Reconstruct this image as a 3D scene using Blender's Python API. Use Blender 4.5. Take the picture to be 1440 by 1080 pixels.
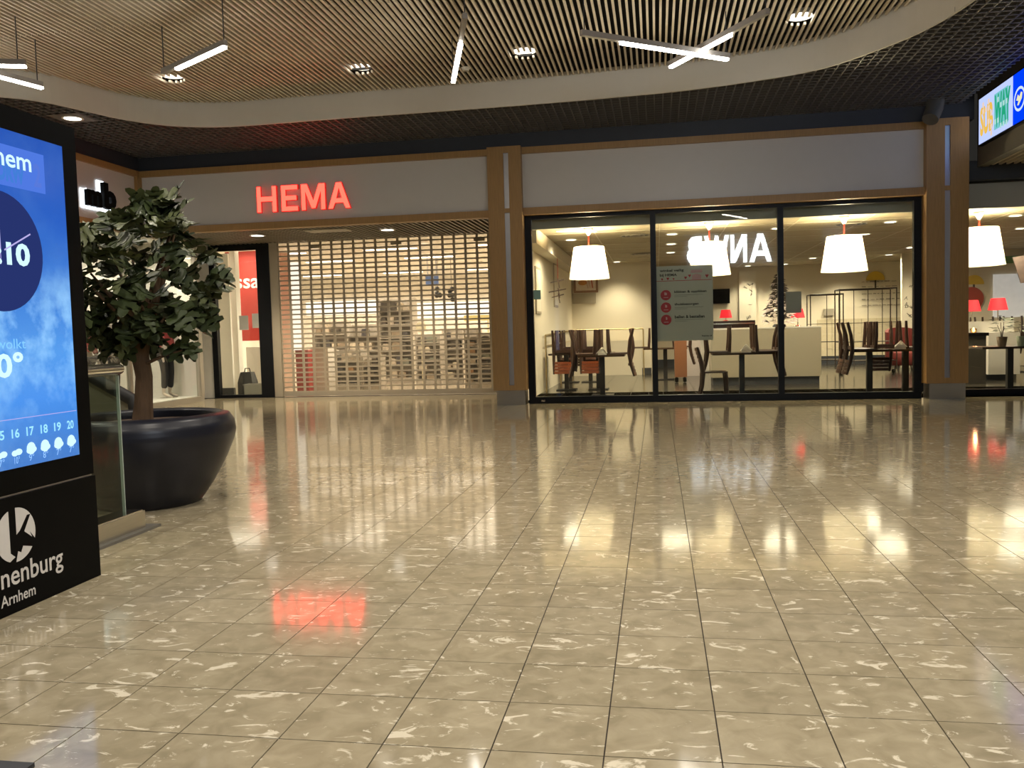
import bpy, bmesh, math, random
import numpy as np
from mathutils import Matrix, Vector
random.seed(7)
for o in list(bpy.data.objects): bpy.data.objects.remove(o)
C = bpy.context.scene.collection
SC = bpy.context.scene
# ------------------------------------------------------------------ camera
FPX = 1213.68
YAW, PITCH, ROLL = -0.16749828, -0.05920761, -0.02759028
CAMH = 1.2
fwd = Vector((math.sin(YAW)*math.cos(PITCH), math.cos(YAW)*math.cos(PITCH), math.sin(PITCH)))
rgt0 = Vector((math.cos(YAW), -math.sin(YAW), 0)); up0 = rgt0.cross(fwd)
rgt = math.cos(ROLL)*rgt0 + math.sin(ROLL)*up0
upv = -math.sin(ROLL)*rgt0 + math.cos(ROLL)*up0
cam_d = bpy.data.cameras.new('camera'); cam = bpy.data.objects.new('camera', cam_d); C.objects.link(cam)
cam_d.sensor_width = 36; cam_d.lens = FPX/1440*36; cam_d.clip_start = .02; cam_d.clip_end = 200
mw = Matrix((rgt, upv, -fwd)).transposed().to_4x4(); mw.translation = (0, 0, CAMH)
cam.matrix_world = mw
SC.camera = cam
# ------------------------------------------------------------------ world, view
w = bpy.data.worlds.new('world'); SC.world = w; w.use_nodes = True
w.node_tree.nodes['Background'].inputs[0].default_value = (.9, .85, .75, 1)
w.node_tree.nodes['Background'].inputs[1].default_value = .02
SC.view_settings.view_transform = 'Standard'
try: SC.view_settings.look = 'None'
except Exception: pass
SC.view_settings.gamma = 1; SC.view_settings.use_curve_mapping = False
SC.view_settings.exposure = 0.2
SC.cycles.use_denoising = True
SC.cycles.max_bounces = 8; SC.cycles.transparent_max_bounces = 24
SC.cycles.caustics_reflective = False; SC.cycles.caustics_refractive = False
SC.cycles.sample_clamp_indirect = 6
LAMP = 1.0

def ray(x, y): return rgt*((x-720)/FPX) + upv*(-(y-540)/FPX) + fwd
def at(x, y, Y):                                   # pixel -> point on the plane at depth Y
    d = ray(x, y); return d*(Y/d.y) + Vector((0, 0, CAMH))
def atx(x, y, X):
    d = ray(x, y); return d*(X/d.x) + Vector((0, 0, CAMH))
def atz(x, y, z=0):
    d = ray(x, y); return d*((z-CAMH)/d.z) + Vector((0, 0, CAMH))
# ------------------------------------------------------------------ materials
_m = {}
def mat(name, col, rough=.5, metal=0., var=.10, scale=8., bump=0., stretch=None, spec=.5, emis=0., trans=None):
    if name in _m: return _m[name]
    m = bpy.data.materials.new(name); m.use_nodes = True; nt = m.node_tree; N = nt.nodes; L = nt.links
    b = N['Principled BSDF']
    tc = N.new('ShaderNodeTexCoord'); mp = N.new('ShaderNodeMapping'); L.new(tc.outputs['Object'], mp.inputs[0])
    if stretch: mp.inputs['Scale'].default_value = stretch
    nz = N.new('ShaderNodeTexNoise'); nz.inputs['Scale'].default_value = scale; nz.inputs['Detail'].default_value = 4
    L.new(mp.outputs[0], nz.inputs['Vector'])
    mx = N.new('ShaderNodeMix'); mx.data_type = 'RGBA'
    mx.inputs[6].default_value = tuple(c*(1-var) for c in col)+(1,); mx.inputs[7].default_value = tuple(min(1, c*(1+var)) for c in col)+(1,)
    L.new(nz.outputs['Fac'], mx.inputs[0]); L.new(mx.outputs[2], b.inputs['Base Color'])
    b.inputs['Roughness'].default_value = rough; b.inputs['Metallic'].default_value = metal
    b.inputs['Specular IOR Level'].default_value = spec
    if emis:
        L.new(mx.outputs[2], b.inputs['Emission Color']); b.inputs['Emission Strength'].default_value = emis
    if bump:
        bp = N.new('ShaderNodeBump'); bp.inputs['Strength'].default_value = bump; bp.inputs['Distance'].default_value = .01
        L.new(nz.outputs['Fac'], bp.inputs['Height']); L.new(bp.outputs[0], b.inputs['Normal'])
    _m[name] = m; return m
def emit(name, col, s):
    if name in _m: return _m[name]
    m = bpy.data.materials.new(name); m.use_nodes = True; nt = m.node_tree
    nt.nodes.remove(nt.nodes['Principled BSDF'])
    e = nt.nodes.new('ShaderNodeEmission'); e.inputs[0].default_value = tuple(col)+(1,); e.inputs[1].default_value = s
    nt.links.new(e.outputs[0], nt.nodes['Material Output'].inputs[0]); _m[name] = m; return m
def glass(name, tint=(.93, .95, .93), base=.04, rough=.0, body=None, bodyfac=0.):
    if name in _m: return _m[name]
    m = bpy.data.materials.new(name); m.use_nodes = True; nt = m.node_tree; N = nt.nodes; L = nt.links
    N.remove(N['Principled BSDF'])
    lw = N.new('ShaderNodeLayerWeight'); lw.inputs[0].default_value = .5
    pw = N.new('ShaderNodeMath'); pw.operation = 'POWER'; pw.inputs[1].default_value = 5; L.new(lw.outputs['Facing'], pw.inputs[0])
    ma = N.new('ShaderNodeMath'); ma.operation = 'MULTIPLY_ADD'; ma.inputs[1].default_value = 1-base; ma.inputs[2].default_value = base
    L.new(pw.outputs[0], ma.inputs[0])
    t = N.new('ShaderNodeBsdfTransparent'); t.inputs[0].default_value = tint+(1,)
    g = N.new('ShaderNodeBsdfGlossy'); g.inputs['Roughness'].default_value = rough
    src = t.outputs[0]
    if body:
        d = N.new('ShaderNodeBsdfDiffuse'); d.inputs[0].default_value = body+(1,)
        m1 = N.new('ShaderNodeMixShader'); m1.inputs[0].default_value = bodyfac
        L.new(t.outputs[0], m1.inputs[1]); L.new(d.outputs[0], m1.inputs[2]); src = m1.outputs[0]
    mx = N.new('ShaderNodeMixShader'); L.new(ma.outputs[0], mx.inputs[0]); L.new(src, mx.inputs[1]); L.new(g.outputs[0], mx.inputs[2])
    L.new(mx.outputs[0], N['Material Output'].inputs[0]); _m[name] = m; return m

TP = .3255; TX0 = .158; TY0 = 2.375
def floor_mat():
    m = bpy.data.materials.new('marble_tile'); m.use_nodes = True; nt = m.node_tree; N = nt.nodes; L = nt.links
    b = N['Principled BSDF']
    geo = N.new('ShaderNodeNewGeometry')
    off = N.new('ShaderNodeVectorMath'); off.operation = 'SUBTRACT'; off.inputs[1].default_value = (TX0, TY0, 0); L.new(geo.outputs['Position'], off.inputs[0])
    sc = N.new('ShaderNodeVectorMath'); sc.operation = 'SCALE'; sc.inputs[3].default_value = 1/TP; L.new(off.outputs[0], sc.inputs[0])
    fl = N.new('ShaderNodeVectorMath'); fl.operation = 'FLOOR'; L.new(sc.outputs[0], fl.inputs[0])
    wn = N.new('ShaderNodeTexWhiteNoise'); wn.noise_dimensions = '2D'; L.new(fl.outputs[0], wn.inputs['Vector'])
    s2 = N.new('ShaderNodeVectorMath'); s2.operation = 'SCALE'; s2.inputs[3].default_value = 30; L.new(wn.outputs['Color'], s2.inputs[0])
    ad = N.new('ShaderNodeVectorMath'); ad.operation = 'ADD'; L.new(geo.outputs['Position'], ad.inputs[0]); L.new(s2.outputs[0], ad.inputs[1])
    n1 = N.new('ShaderNodeTexNoise'); n1.inputs['Scale'].default_value = 11; n1.inputs['Detail'].default_value = 5; n1.inputs['Distortion'].default_value = .6; L.new(ad.outputs[0], n1.inputs['Vector'])
    mp = N.new('ShaderNodeMapping'); mp.inputs['Scale'].default_value = (4.6, 8, 1); L.new(ad.outputs[0], mp.inputs[0])
    n2 = N.new('ShaderNodeTexNoise'); n2.inputs['Scale'].default_value = 1.5; n2.inputs['Detail'].default_value = 6; n2.inputs['Roughness'].default_value = .62; n2.inputs['Distortion'].default_value = 1.6; L.new(mp.outputs[0], n2.inputs['Vector'])
    r2 = N.new('ShaderNodeValToRGB'); r2.color_ramp.elements[0].position = .59; r2.color_ramp.elements[1].position = .65; r2.color_ramp.elements[0].color = (0, 0, 0, 1); L.new(n2.outputs['Fac'], r2.inputs[0])
    r1 = N.new('ShaderNodeValToRGB'); e = r1.color_ramp.elements
    e[0].position = .3; e[0].color = (.275, .23, .147, 1); e[1].position = .7; e[1].color = (.385, .328, .219, 1); L.new(n1.outputs['Fac'], r1.inputs[0])
    mv = N.new('ShaderNodeMix'); mv.data_type = 'RGBA'; mv.blend_type = 'MULTIPLY'; mv.inputs[0].default_value = 1
    tone = N.new('ShaderNodeMapRange'); tone.inputs[3].default_value = .93; tone.inputs[4].default_value = 1.05; L.new(wn.outputs['Value'], tone.inputs[0])
    cb = N.new('ShaderNodeCombineColor')
    for i in range(3): L.new(tone.outputs[0], cb.inputs[i])
    L.new(r1.outputs[0], mv.inputs[6]); L.new(cb.outputs[0], mv.inputs[7])
    mx = N.new('ShaderNodeMix'); mx.data_type = 'RGBA'; mx.inputs[7].default_value = (.66, .59, .45, 1)
    L.new(r2.outputs[0], mx.inputs[0]); L.new(mv.outputs[2], mx.inputs[6]); L.new(mx.outputs[2], b.inputs['Base Color'])
    b.inputs['Roughness'].default_value = .085; b.inputs['IOR'].default_value = 1.55
    n3 = N.new('ShaderNodeTexNoise'); n3.inputs['Scale'].default_value = 5; n3.inputs['Detail'].default_value = 2; L.new(ad.outputs[0], n3.inputs['Vector'])
    bp = N.new('ShaderNodeBump'); bp.inputs['Strength'].default_value = .03; bp.inputs['Distance'].default_value = .005; L.new(n3.outputs['Fac'], bp.inputs['Height']); L.new(bp.outputs[0], b.inputs['Normal'])
    return m
M_TILE = floor_mat()
M_JOINT = mat('joint', (.03, .022, .015), .9)
M_WOOD = mat('oak', (.36, .212, .078), .45, var=.25, scale=6, stretch=(9, 9, .7))
M_FASCIA = mat('fascia_panel', (.62, .60, .57), .38, var=.02)
M_DARK = mat('dark_beam', (.035, .04, .05), .5)
M_BLACKP = mat('plenum_black', (.012, .012, .012), .9)
M_SLAT = mat('ceiling_slat', (.72, .64, .51), .55, var=.06)
M_BAND = mat('cove_paint', (.70, .67, .60), .6, var=.03)
M_MESH = mat('grid_metal', (.125, .122, .125), .5, var=.05)
M_STEEL = mat('brushed_steel', (.62, .60, .55), .3, 1., var=.1, scale=5, stretch=(1, 1, 40))
M_CHROME = mat('polished_steel', (.75, .72, .66), .16, 1., var=.04)
M_ALU = mat('aluminium', (.5, .5, .52), .35, 1., var=.06)
M_BLACK = mat('black_gloss', (.004, .004, .004), .35, var=.2, spec=.05)
M_FRAME = mat('black_frame', (.007, .008, .010), .4, spec=.2)
M_WHITE = mat('white_paint', (.80, .77, .70), .6, var=.03)
M_CREAM = mat('cream_wall', (.82, .75, .60), .7, var=.04, scale=2)
M_GLASS = glass('shop_glass', (.93, .95, .92), .045)
M_CLEAR = glass('clear_plastic', (.86, .84, .80), .06, .06, (.75, .68, .55), .05)
M_TUBE = emit('tube_light', (1, .93, .82), 24)
M_SPOT = emit('spot_light', (1, .93, .80), 6)
M_GREY = mat('grey_lamp_body', (.34, .32, .31), .4)

# ------------------------------------------------------------------ mesh helpers
class MB:
    def __init__(s): s.v = []; s.f = []; s.smooth = []
    def add(s, vs, fs, smooth=False):
        k = len(s.v); s.v += [tuple(v) for v in vs]; s.f += [tuple(i+k for i in f) for f in fs]; s.smooth += [smooth]*len(fs); return s
    def box(s, x0, x1, y0, y1, z0, z1):
        if x0 > x1: x0, x1 = x1, x0
        if y0 > y1: y0, y1 = y1, y0
        if z0 > z1: z0, z1 = z1, z0
        return s.add([(x, y, z) for z in (z0, z1) for (x, y) in ((x0, y0), (x1, y0), (x1, y1), (x0, y1))],
                     [(3, 2, 1, 0), (4, 5, 6, 7), (0, 1, 5, 4), (1, 2, 6, 5), (2, 3, 7, 6), (3, 0, 4, 7)])
    def cbox(s, x, y, z, sx, sy, sz): return s.box(x-sx/2, x+sx/2, y-sy/2, y+sy/2, z-sz/2, z+sz/2)
    def bar(s, a, b, wd, hg=None, up=Vector((0, 0, 1))):
        a = Vector(a); b = Vector(b); d = (b-a).normalized(); hg = hg or wd
        if abs(d.dot(up)) > .99: up = Vector((0, 1, 0))
        x = d.cross(up).normalized(); u = x.cross(d)
        vs = [p+sx*x*wd/2+sy*u*hg/2 for p in (a, b) for sx, sy in ((-1, -1), (1, -1), (1, 1), (-1, 1))]
        return s.add(vs, [(3, 2, 1, 0), (4, 5, 6, 7), (0, 1, 5, 4), (1, 2, 6, 5), (2, 3, 7, 6), (3, 0, 4, 7)])
    def tube(s, pts, r, n=10, cap=True):
        pts = [Vector(p) for p in pts]; rs = r if isinstance(r, (list, tuple)) else [r]*len(pts); rings = []
        x = None
        for i, p in enumerate(pts):
            d = ((pts[min(i+1, len(pts)-1)]-pts[max(i-1, 0)])).normalized()
            if x is None:
                u = Vector((0, 0, 1)) if abs(d.z) < .9 else Vector((1, 0, 0)); x = d.cross(u).normalized()
            else: x = (x-d*x.dot(d)).normalized()
            y = d.cross(x)
            rings.append([p+rs[i]*(math.cos(2*math.pi*k/n)*x+math.sin(2*math.pi*k/n)*y) for k in range(n)])
        vs = [v for r_ in rings for v in r_]
        fs = [(i*n+k, i*n+(k+1) % n, (i+1)*n+(k+1) % n, (i+1)*n+k) for i in range(len(pts)-1) for k in range(n)]
        s.add(vs, fs, True)
        if cap:
            s.add(rings[0], [tuple(range(n))[::-1]]); s.add(rings[-1], [tuple(range(n))])
        return s
    def lathe(s, prof, c, n=32, smooth=True):
        c = Vector(c); vs = [(c.x+r*math.cos(2*math.pi*k/n), c.y+r*math.sin(2*math.pi*k/n), c.z+z) for r, z in prof for k in range(n)]
        fs = [(i*n+k, i*n+(k+1) % n, (i+1)*n+(k+1) % n, (i+1)*n+k) for i in range(len(prof)-1) for k in range(n)]
        return s.add(vs, fs, smooth)
    def disc(s, c, r, n=24, up=1):
        c = Vector(c); vs = [(c.x+r*math.cos(2*math.pi*k/n), c.y+r*math.sin(2*math.pi*k/n), c.z) for k in range(n)]
        return s.add(vs, [tuple(range(n)) if up > 0 else tuple(range(n))[::-1]])
    def quad(s, a, b, c, d): return s.add([a, b, c, d], [(0, 1, 2, 3)])
    def prism(s, poly, axis, a, b):                  # poly of 2-D points extruded along axis from a to b
        def P(u, v, t): return {'x': (t, u, v), 'y': (u, t, v), 'z': (u, v, t)}[axis]
        n = len(poly); vs = [P(u, v, a) for u, v in poly]+[P(u, v, b) for u, v in poly]
        return s.add(vs, [tuple(range(n))[::-1], tuple(range(n, 2*n))]+[(i, (i+1) % n, (i+1) % n+n, i+n) for i in range(n)])
    def build(s, name, m, parent=None, origin=None, kind=None, fixn=True):
        off = wloc(parent) if parent else Vector((0, 0, 0))
        if not parent:
            if origin is None:
                a = np.array(s.v); lo = a.min(0); hi = a.max(0); origin = ((lo[0]+hi[0])/2, (lo[1]+hi[1])/2, lo[2])
            off = Vector(origin)
        me = bpy.data.meshes.new(name)
        me.from_pydata([(v[0]-off.x, v[1]-off.y, v[2]-off.z) for v in s.v], [], s.f)
        me.polygons.foreach_set('use_smooth', s.smooth)
        if fixn and len(s.f) < 60000:
            bm = bmesh.new(); bm.from_mesh(me); bmesh.ops.recalc_face_normals(bm, faces=bm.faces); bm.to_mesh(me); bm.free()
        me.materials.append(m)
        o = bpy.data.objects.new(name, me); C.objects.link(o)
        if parent: o.parent = parent
        else: o.location = off
        if kind: o['kind'] = kind
        return o
def wloc(o):
    v = Vector((0, 0, 0))
    while o: v += o.location; o = o.parent
    return v
def thing(name, label, cat, loc, group=None, kind=None):
    o = bpy.data.objects.new(name, None); C.objects.link(o); o.location = loc; o.empty_display_size = .1
    if label: o['label'] = label
    if cat: o['category'] = cat
    if group: o['group'] = group
    if kind: o['kind'] = kind
    return o
def tag(o, label, cat, group=None):
    o['label'] = label; o['category'] = cat
    if group: o['group'] = group
    return o
def dup(o, parent=None):
    c = o.copy(); C.objects.link(c)
    if parent: c.parent = parent
    for ch in o.children: dup(ch, c)
    return c
ORI = {'S': ((1, 0, 0), (0, 0, 1), (0, -1, 0)), 'E': ((0, 1, 0), (0, 0, 1), (1, 0, 0)),
       'W': ((0, -1, 0), (0, 0, 1), (-1, 0, 0)), 'N': ((-1, 0, 0), (0, 0, 1), (0, 1, 0))}
_tc = {}
def text_geo(s, bold=.02, depth=.0):
    key = (s, bold, depth)
    if key in _tc: return _tc[key]
    cu = bpy.data.curves.new('t', 'FONT'); cu.body = s; cu.offset = bold; cu.extrude = depth; cu.resolution_u = 3
    o = bpy.data.objects.new('t', cu); C.objects.link(o)
    dg = bpy.context.evaluated_depsgraph_get(); me = o.evaluated_get(dg).to_mesh()
    v = np.array([p.co[:] for p in me.vertices]); f = [tuple(p.vertices) for p in me.polygons]
    o.evaluated_get(dg).to_mesh_clear(); bpy.data.objects.remove(o); bpy.data.curves.remove(cu)
    lo = v.min(0); v = v-lo; _tc[key] = (v, f); return _tc[key]
def text(s, ori, org, w=None, h=None, thick=.0, bold=.02, name='lettering', m=None, parent=None, anchor='l', build=True, mb=None):
    """org: lower-left (or lower-right / centre) corner of the ink; w,h: ink size."""
    v, f = text_geo(s, bold, .05 if thick else 0.)
    W, H, D = v.max(0)
    sx = w/W if w else h/H; sy = h/H if h else w/W
    ex, ey, ez = (Vector(a) for a in ORI[ori]); org = Vector(org)
    if anchor == 'r': org = org-ex*(W*sx)
    if anchor == 'c': org = org-ex*(W*sx/2)
    vs = [org+ex*(p[0]*sx)+ey*(p[1]*sy)+ez*((p[2]/D*thick) if thick else 0) for p in v]
    mb = mb or MB(); mb.add(vs, f)
    return mb.build(name, m, parent, fixn=bool(thick)) if build else mb
def pane_on(ori, org, poly):
    ex, ey, ez = (Vector(a) for a in ORI[ori]); org = Vector(org); return [org+ex*u+ey*v for u, v in poly]
LET = {'H': [[(0, 0), (.2, 0), (.2, 1), (0, 1)], [(.8, 0), (1, 0), (1, 1), (.8, 1)], [(.2, .42), (.8, .42), (.8, .6), (.2, .6)]],
       'E': [[(0, 0), (.26, 0), (.26, 1), (0, 1)], [(.26, 0), (1, 0), (1, .17), (.26, .17)], [(.26, .42), (.92, .42), (.92, .59), (.26, .59)], [(.26, .83), (1, .83), (1, 1), (.26, 1)]],
       'M': [[(0, 0), (.17, 0), (.17, 1), (0, 1)], [(.83, 0), (1, 0), (1, 1), (.83, 1)], [(.17, .72), (.42, .06), (.5, .06), (.5, .36), (.25, 1), (.17, 1)], [(.83, .72), (.83, 1), (.75, 1), (.5, .36), (.5, .06), (.58, .06)]],
       'A': [[(0, 0), (.2, 0), (.31, .22), (.37, .39), (.5, .80), (.5, 1), (.38, 1)], [(1, 0), (.62, 1), (.5, 1), (.5, .80), (.63, .39), (.69, .22), (.8, 0)], [(.31, .22), (.69, .22), (.63, .39), (.37, .39)]],
       'N': [[(0, 0), (.22, 0), (.22, 1), (0, 1)], [(.78, 0), (1, 0), (1, 1), (.78, 1)], [(.22, .64), (.70, 0), (.78, 0), (.78, .36), (.30, 1), (.22, 1)]],
       'W': [[(0, 1), (.20, 0), (.31, 0), (.31, .30), (.16, 1)], [(.31, 0), (.36, 0), (.5, .62), (.5, 1), (.44, 1), (.31, .30)], [(.69, 0), (.69, .30), (.56, 1), (.5, 1), (.5, .62), (.64, 0)], [(1, 1), (.84, 1), (.69, .30), (.69, 0), (.80, 0)]]}
def letter(ch, ori, org, w, h, thick, name, m, parent, inset=0.):
    mb = MB(); ex, ey, ez = (Vector(a) for a in ORI[ori]); org = Vector(org)
    for poly in LET[ch]:
        P = [org+ex*(u*w)+ey*(v*h) for u, v in poly]
        if inset:
            c = sum(P, Vector())/len(P); P = [p+(c-p).normalized()*min(inset, (c-p).length*.4) if False else p for p in P]
        n = len(P)
        if thick: mb.add(P+[p+ez*thick for p in P], [tuple(range(n))[::-1], tuple(range(n, 2*n))]+[(i, (i+1) % n, (i+1) % n+n, i+n) for i in range(n)])
        else: mb.add(P, [tuple(range(n))])
    return mb.build(name, m, parent, fixn=bool(thick))
def circ(cx, cy, r, n=32, a0=0, a1=2*math.pi, ry=None):
    return [(cx+r*math.cos(a0+(a1-a0)*k/n), cy+(ry or r)*math.sin(a0+(a1-a0)*k/n)) for k in range(n+(0 if abs(a1-a0-2*math.pi) < 1e-6 else 1))]

# ------------------------------------------------------------------ light helpers; unseen spots added above the view to light the mall, no fixtures
def area(name, loc, sx, sy, power, col=(1, .9, .74), rot=(0, 0, 0)):
    d = bpy.data.lights.new(name, 'AREA'); d.shape = 'RECTANGLE'; d.size = sx; d.size_y = sy; d.energy = power; d.color = col
    o = bpy.data.objects.new(name, d); C.objects.link(o); o.location = loc; o.rotation_euler = rot; return o
def spot(name, loc, power, angle=110, col=(1, .91, .78), r=.08, blend=.6, rot=(0, 0, 0), parent=None):
    d = bpy.data.lights.new(name, 'SPOT'); d.energy = power; d.spot_size = math.radians(angle); d.spot_blend = blend; d.color = col; d.shadow_soft_size = r
    o = bpy.data.objects.new(name, d); C.objects.link(o); o.location = loc; o.rotation_euler = rot; return o
def point(name, loc, power, col=(1, .85, .6), r=.06):
    d = bpy.data.lights.new(name, 'POINT'); d.energy = power; d.color = col; d.shadow_soft_size = r
    o = bpy.data.objects.new(name, d); C.objects.link(o); o.location = loc; return o
for i, (x, y) in enumerate([(-6.8, 7.0), (-3.9, 7.4), (-1.2, 7.2), (1.6, 7.3), (-5.6, 4.2), (-2.2, 4.0), (1.2, 4.2), (-4.2, 1.4), (-.6, 1.3), (2.2, 1.6)]):
    spot('down_beam', (x, y, 4.78), 205*LAMP, 130)

# ------------------------------------------------------------------ floor
fb = MB().box(-13, 9, -1.2, 16.95, -.05, -.004).build('floor', M_JOINT, origin=(0, 0, 0), kind='structure')
proto = None; rest = MB(); n_ind = 0; g = .0021
def in_view(x, y):
    v = Vector((x, y, -CAMH)); d = v.dot(fwd)
    if d < .3: return False
    px = 720+FPX*v.dot(rgt)/d; py = 540-FPX*v.dot(upv)/d
    return -90 < px < 1530 and py < 1210
cells = []
for i in range(-30, 26):
    for j in range(-11, 46):
        cx = TX0+(i+.5)*TP; cy = TY0+(j+.5)*TP
        if cx < -9.3 or cx > 7.9 or cy > 16.8: continue
        cells.append((cy if in_view(cx, cy) and cy > 0 else 1e3+abs(cy), cx, cy))
cells.sort()
for k, (key, cx, cy) in enumerate(cells):
    if k < 290 and key < 900:
        if proto is None:
            h = TP/2-g
            proto = MB().box(-h, h, -h, h, -.012, 0).build('tile', M_TILE, fb); o = proto
        else:
            o = proto.copy(); C.objects.link(o); o.parent = fb
        o.location = (cx, cy, 0)
    else: rest.box(cx-TP/2+g, cx+TP/2-g, cy-TP/2+g, cy+TP/2-g, -.012, 0)
rest.build('tile_field', M_TILE, fb, kind='stuff')

# ------------------------------------------------------------------ ceiling: raised slat field in a wavy cove, dark open-cell grid around it
ZM, ZS = 4.48, 4.83
ctrl = [(-9.6, 9.75), (-8.9, 9.95), (-8.43, 10.26), (-8.08, 10.61), (-7.85, 11.17), (-7.6, 11.78), (-7.2, 12.25), (-6.64, 12.5), (-5.97, 12.56), (-4.6, 12.53), (-3.28, 12.53), (-2.0, 12.52),
        (-.77, 12.47), (.41, 12.37), (1.5, 12.1), (2.18, 11.77), (2.71, 11.12), (3.03, 10.55), (3.24, 9.8), (3.36, 8.6), (3.4, 6), (3.4, 3.5), (3.2, 1.8), (2.5, .7), (1.2, .25), (-1, .2), (-5, .2), (-9.6, .2)]
def catmull(P, n=5):
    out = []
    for i in range(len(P)-1):
        p0 = P[max(i-1, 0)]; p1 = P[i]; p2 = P[i+1]; p3 = P[min(i+2, len(P)-1)]
        for k in range(n):
            t = k/n
            out.append(tuple(.5*((2*p1[a])+(-p0[a]+p2[a])*t+(2*p0[a]-5*p1[a]+4*p2[a]-p3[a])*t*t+(-p0[a]+3*p1[a]-3*p2[a]+p3[a])*t**3) for a in (0, 1)))
    return out+[P[-1]]
cove = catmull(ctrl)
def cross(axis, c):                                  # where the line axis=c meets the cove, sorted along the other axis
    r = []
    n = len(cove)
    for i in range(n):
        a = cove[i]; b = cove[(i+1) % n]
        if (a[axis] <= c) != (b[axis] <= c): r.append(a[1-axis]+(c-a[axis])/(b[axis]-a[axis])*(b[1-axis]-a[1-axis]))
    return sorted(r)
ceil = MB().box(-13, 9, -1.2, 16.95, 5.25, 5.35).build('ceiling', M_BLACKP, origin=(0, 0, 5.25), kind='structure')
band = MB(); n = len(cove)-1
for i in range(n):
    a, b = Vector(cove[i]).to_3d(), Vector(cove[i+1]).to_3d()
    nr = Vector((a.y-b.y, b.x-a.x, 0)).normalized()*.03
    band.add([a+Vector((0, 0, ZM-.01)), b+Vector((0, 0, ZM-.01)), b+Vector((0, 0, ZS+.06)), a+Vector((0, 0, ZS+.06)),
              a+nr+Vector((0, 0, ZM-.01)), b+nr+Vector((0, 0, ZM-.01)), b+nr+Vector((0, 0, ZS+.06)), a+nr+Vector((0, 0, ZS+.06))],
             [(0, 1, 2, 3), (4, 7, 6, 5), (0, 4, 5, 1), (2, 6, 7, 3)])
band.build('cove_band', M_BAND, ceil)
SPOTS = [tuple(atz(*p, ZS))[:2] for p in ((243, 112), (508, 100), (738, 78), (1125, 30))]
PS = .0752; near = MB()
YS = 9.3
for i in range(-125, 50):
    x = -.12+i*PS
    if x < -9.05: continue
    r = cross(0, x)
    if len(r) < 2: continue
    y0, y1 = r[0]+.03, r[-1]-.02
    segs = [(y0, y1)]
    for sx, sy in SPOTS:
        hw = .15**2-(x-sx)**2
        if hw > 0:
            hw = math.sqrt(hw); segs = [s for a, b in segs for s in ((a, sy-hw), (sy+hw, b)) if s[1] > s[0]+.02]
    far = MB()
    for a, b in segs:
        if b > YS: far.box(x-.0135, x+.0135, max(a, YS+.006), b, ZS, ZS+.032)
        if a < YS: near.box(x-.0135, x+.0135, a, min(b, YS-.006), ZS, ZS+.032)
    if far.v: far.build('slat', M_SLAT, ceil)
near.build('slat_field', M_SLAT, ceil, kind='stuff')
cross_bars = MB()
for y in (4.6, 6.9, YS, 11.6): cross_bars.box(-9, min(3.3, (cross(1, y) or [3.3])[-1]-.05), y-.02, y+.02, ZS+.034, ZS+.06)
cross_bars.build('carrier_rail', M_BLACKP, ceil, kind='stuff')
lat = MB()
for k in range(-75, 41):
    x = -.1+k*.122
    if not -9.05 < x < 4.62: continue
    r = cross(0, x); segs = [(3.2, 14.3)]
    if len(r) >= 2: segs = [(r[-1]+.03, 14.3)]
    for a, b in segs: lat.box(x-.009, x+.009, a, b, ZM, ZM+.05)
for k in range(0, 78):
    y = 14.25-k*.14
    if y < 3.2: break
    r = cross(1, y); P_ = [-9.05]
    if len(r) % 2: P_ = []                            # the cove already lies left of the wall here
    P_ += r
    if len(r) % 2 == 0 or True: P_.append(4.62)
    mg = .55 if y > 12.2 else .05
    segs = [(P_[q]+(mg if P_[q] > -9 else 0), P_[q+1]-(mg if P_[q+1] < 4.6 else 0)) for q in range(0, len(P_)-1, 2)]
    for a, b in segs:
        if b > a: lat.box(a, b, y-.009, y+.009, ZM, ZM+.05)
lat.build('open_cell_grid', M_MESH, ceil, kind='stuff')

# ------------------------------------------------------------------ front wall: fascias, wood trim, columns
wf = MB().box(-9.05, -2.66, 14.26, 14.36, 3.22, 4.14).build('wall_front', M_FASCIA, kind='structure')
MB().box(-2.14, 4.10, 14.26, 14.36, 3.22, 4.14).build('wall_front', M_FASCIA, kind='structure')
MB().box(-9.1, -2.66, 14.20, 14.37, 4.13, 4.235).build('trim_1', M_WOOD, kind='structure')
MB().box(-9.1, -2.66, 14.20, 14.37, 3.12, 3.235).build('trim_2', M_WOOD, kind='structure')
MB().box(-2.14, 4.10, 14.20, 14.37, 4.13, 4.235).build('trim_3', M_WOOD, kind='structure')
MB().box(-2.14, 4.10, 14.20, 14.37, 3.13, 3.25).build('trim_4', M_WOOD, kind='structure')
MB().box(-9.1, 4.8, 14.28, 14.6, 4.24, 4.62).build('wall_bulkhead', M_DARK, kind='structure')
def column(x0, x1, s0, s1, nm):
    c = thing(nm, None, None, ((x0+x1)/2, 14.25, 0), kind='structure')
    MB().box(x0, s0, 14.1, 14.46, .245, 4.245).build('wood_panel', M_WOOD, c)
    MB().box(s1, x1, 14.1, 14.46, .245, 4.245).build('wood_panel', M_WOOD, c)
    MB().box(s0, s1, 14.13, 14.46, .30, 3.17).box(s0, s1, 14.13, 14.46, 3.24, 4.14).build('metal_strip', M_ALU, c)
    b = MB()
    for z0, z1 in ((.245, .33), (3.17, 3.24), (4.14, 4.245)): b.box(s0, s1, 14.1, 14.12, z0, z1)
    b.build('cross_piece', M_WOOD, c)
    MB().box(x0+.05, x1-.03, 14.13, 14.44, 0, .245).build('steel_plinth', M_STEEL, c)
    return c
column(-2.70, -2.14, -2.43, -2.345, 'wood_column')
column(4.07, 4.67, 4.33, 4.41, 'wood_column')

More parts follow.
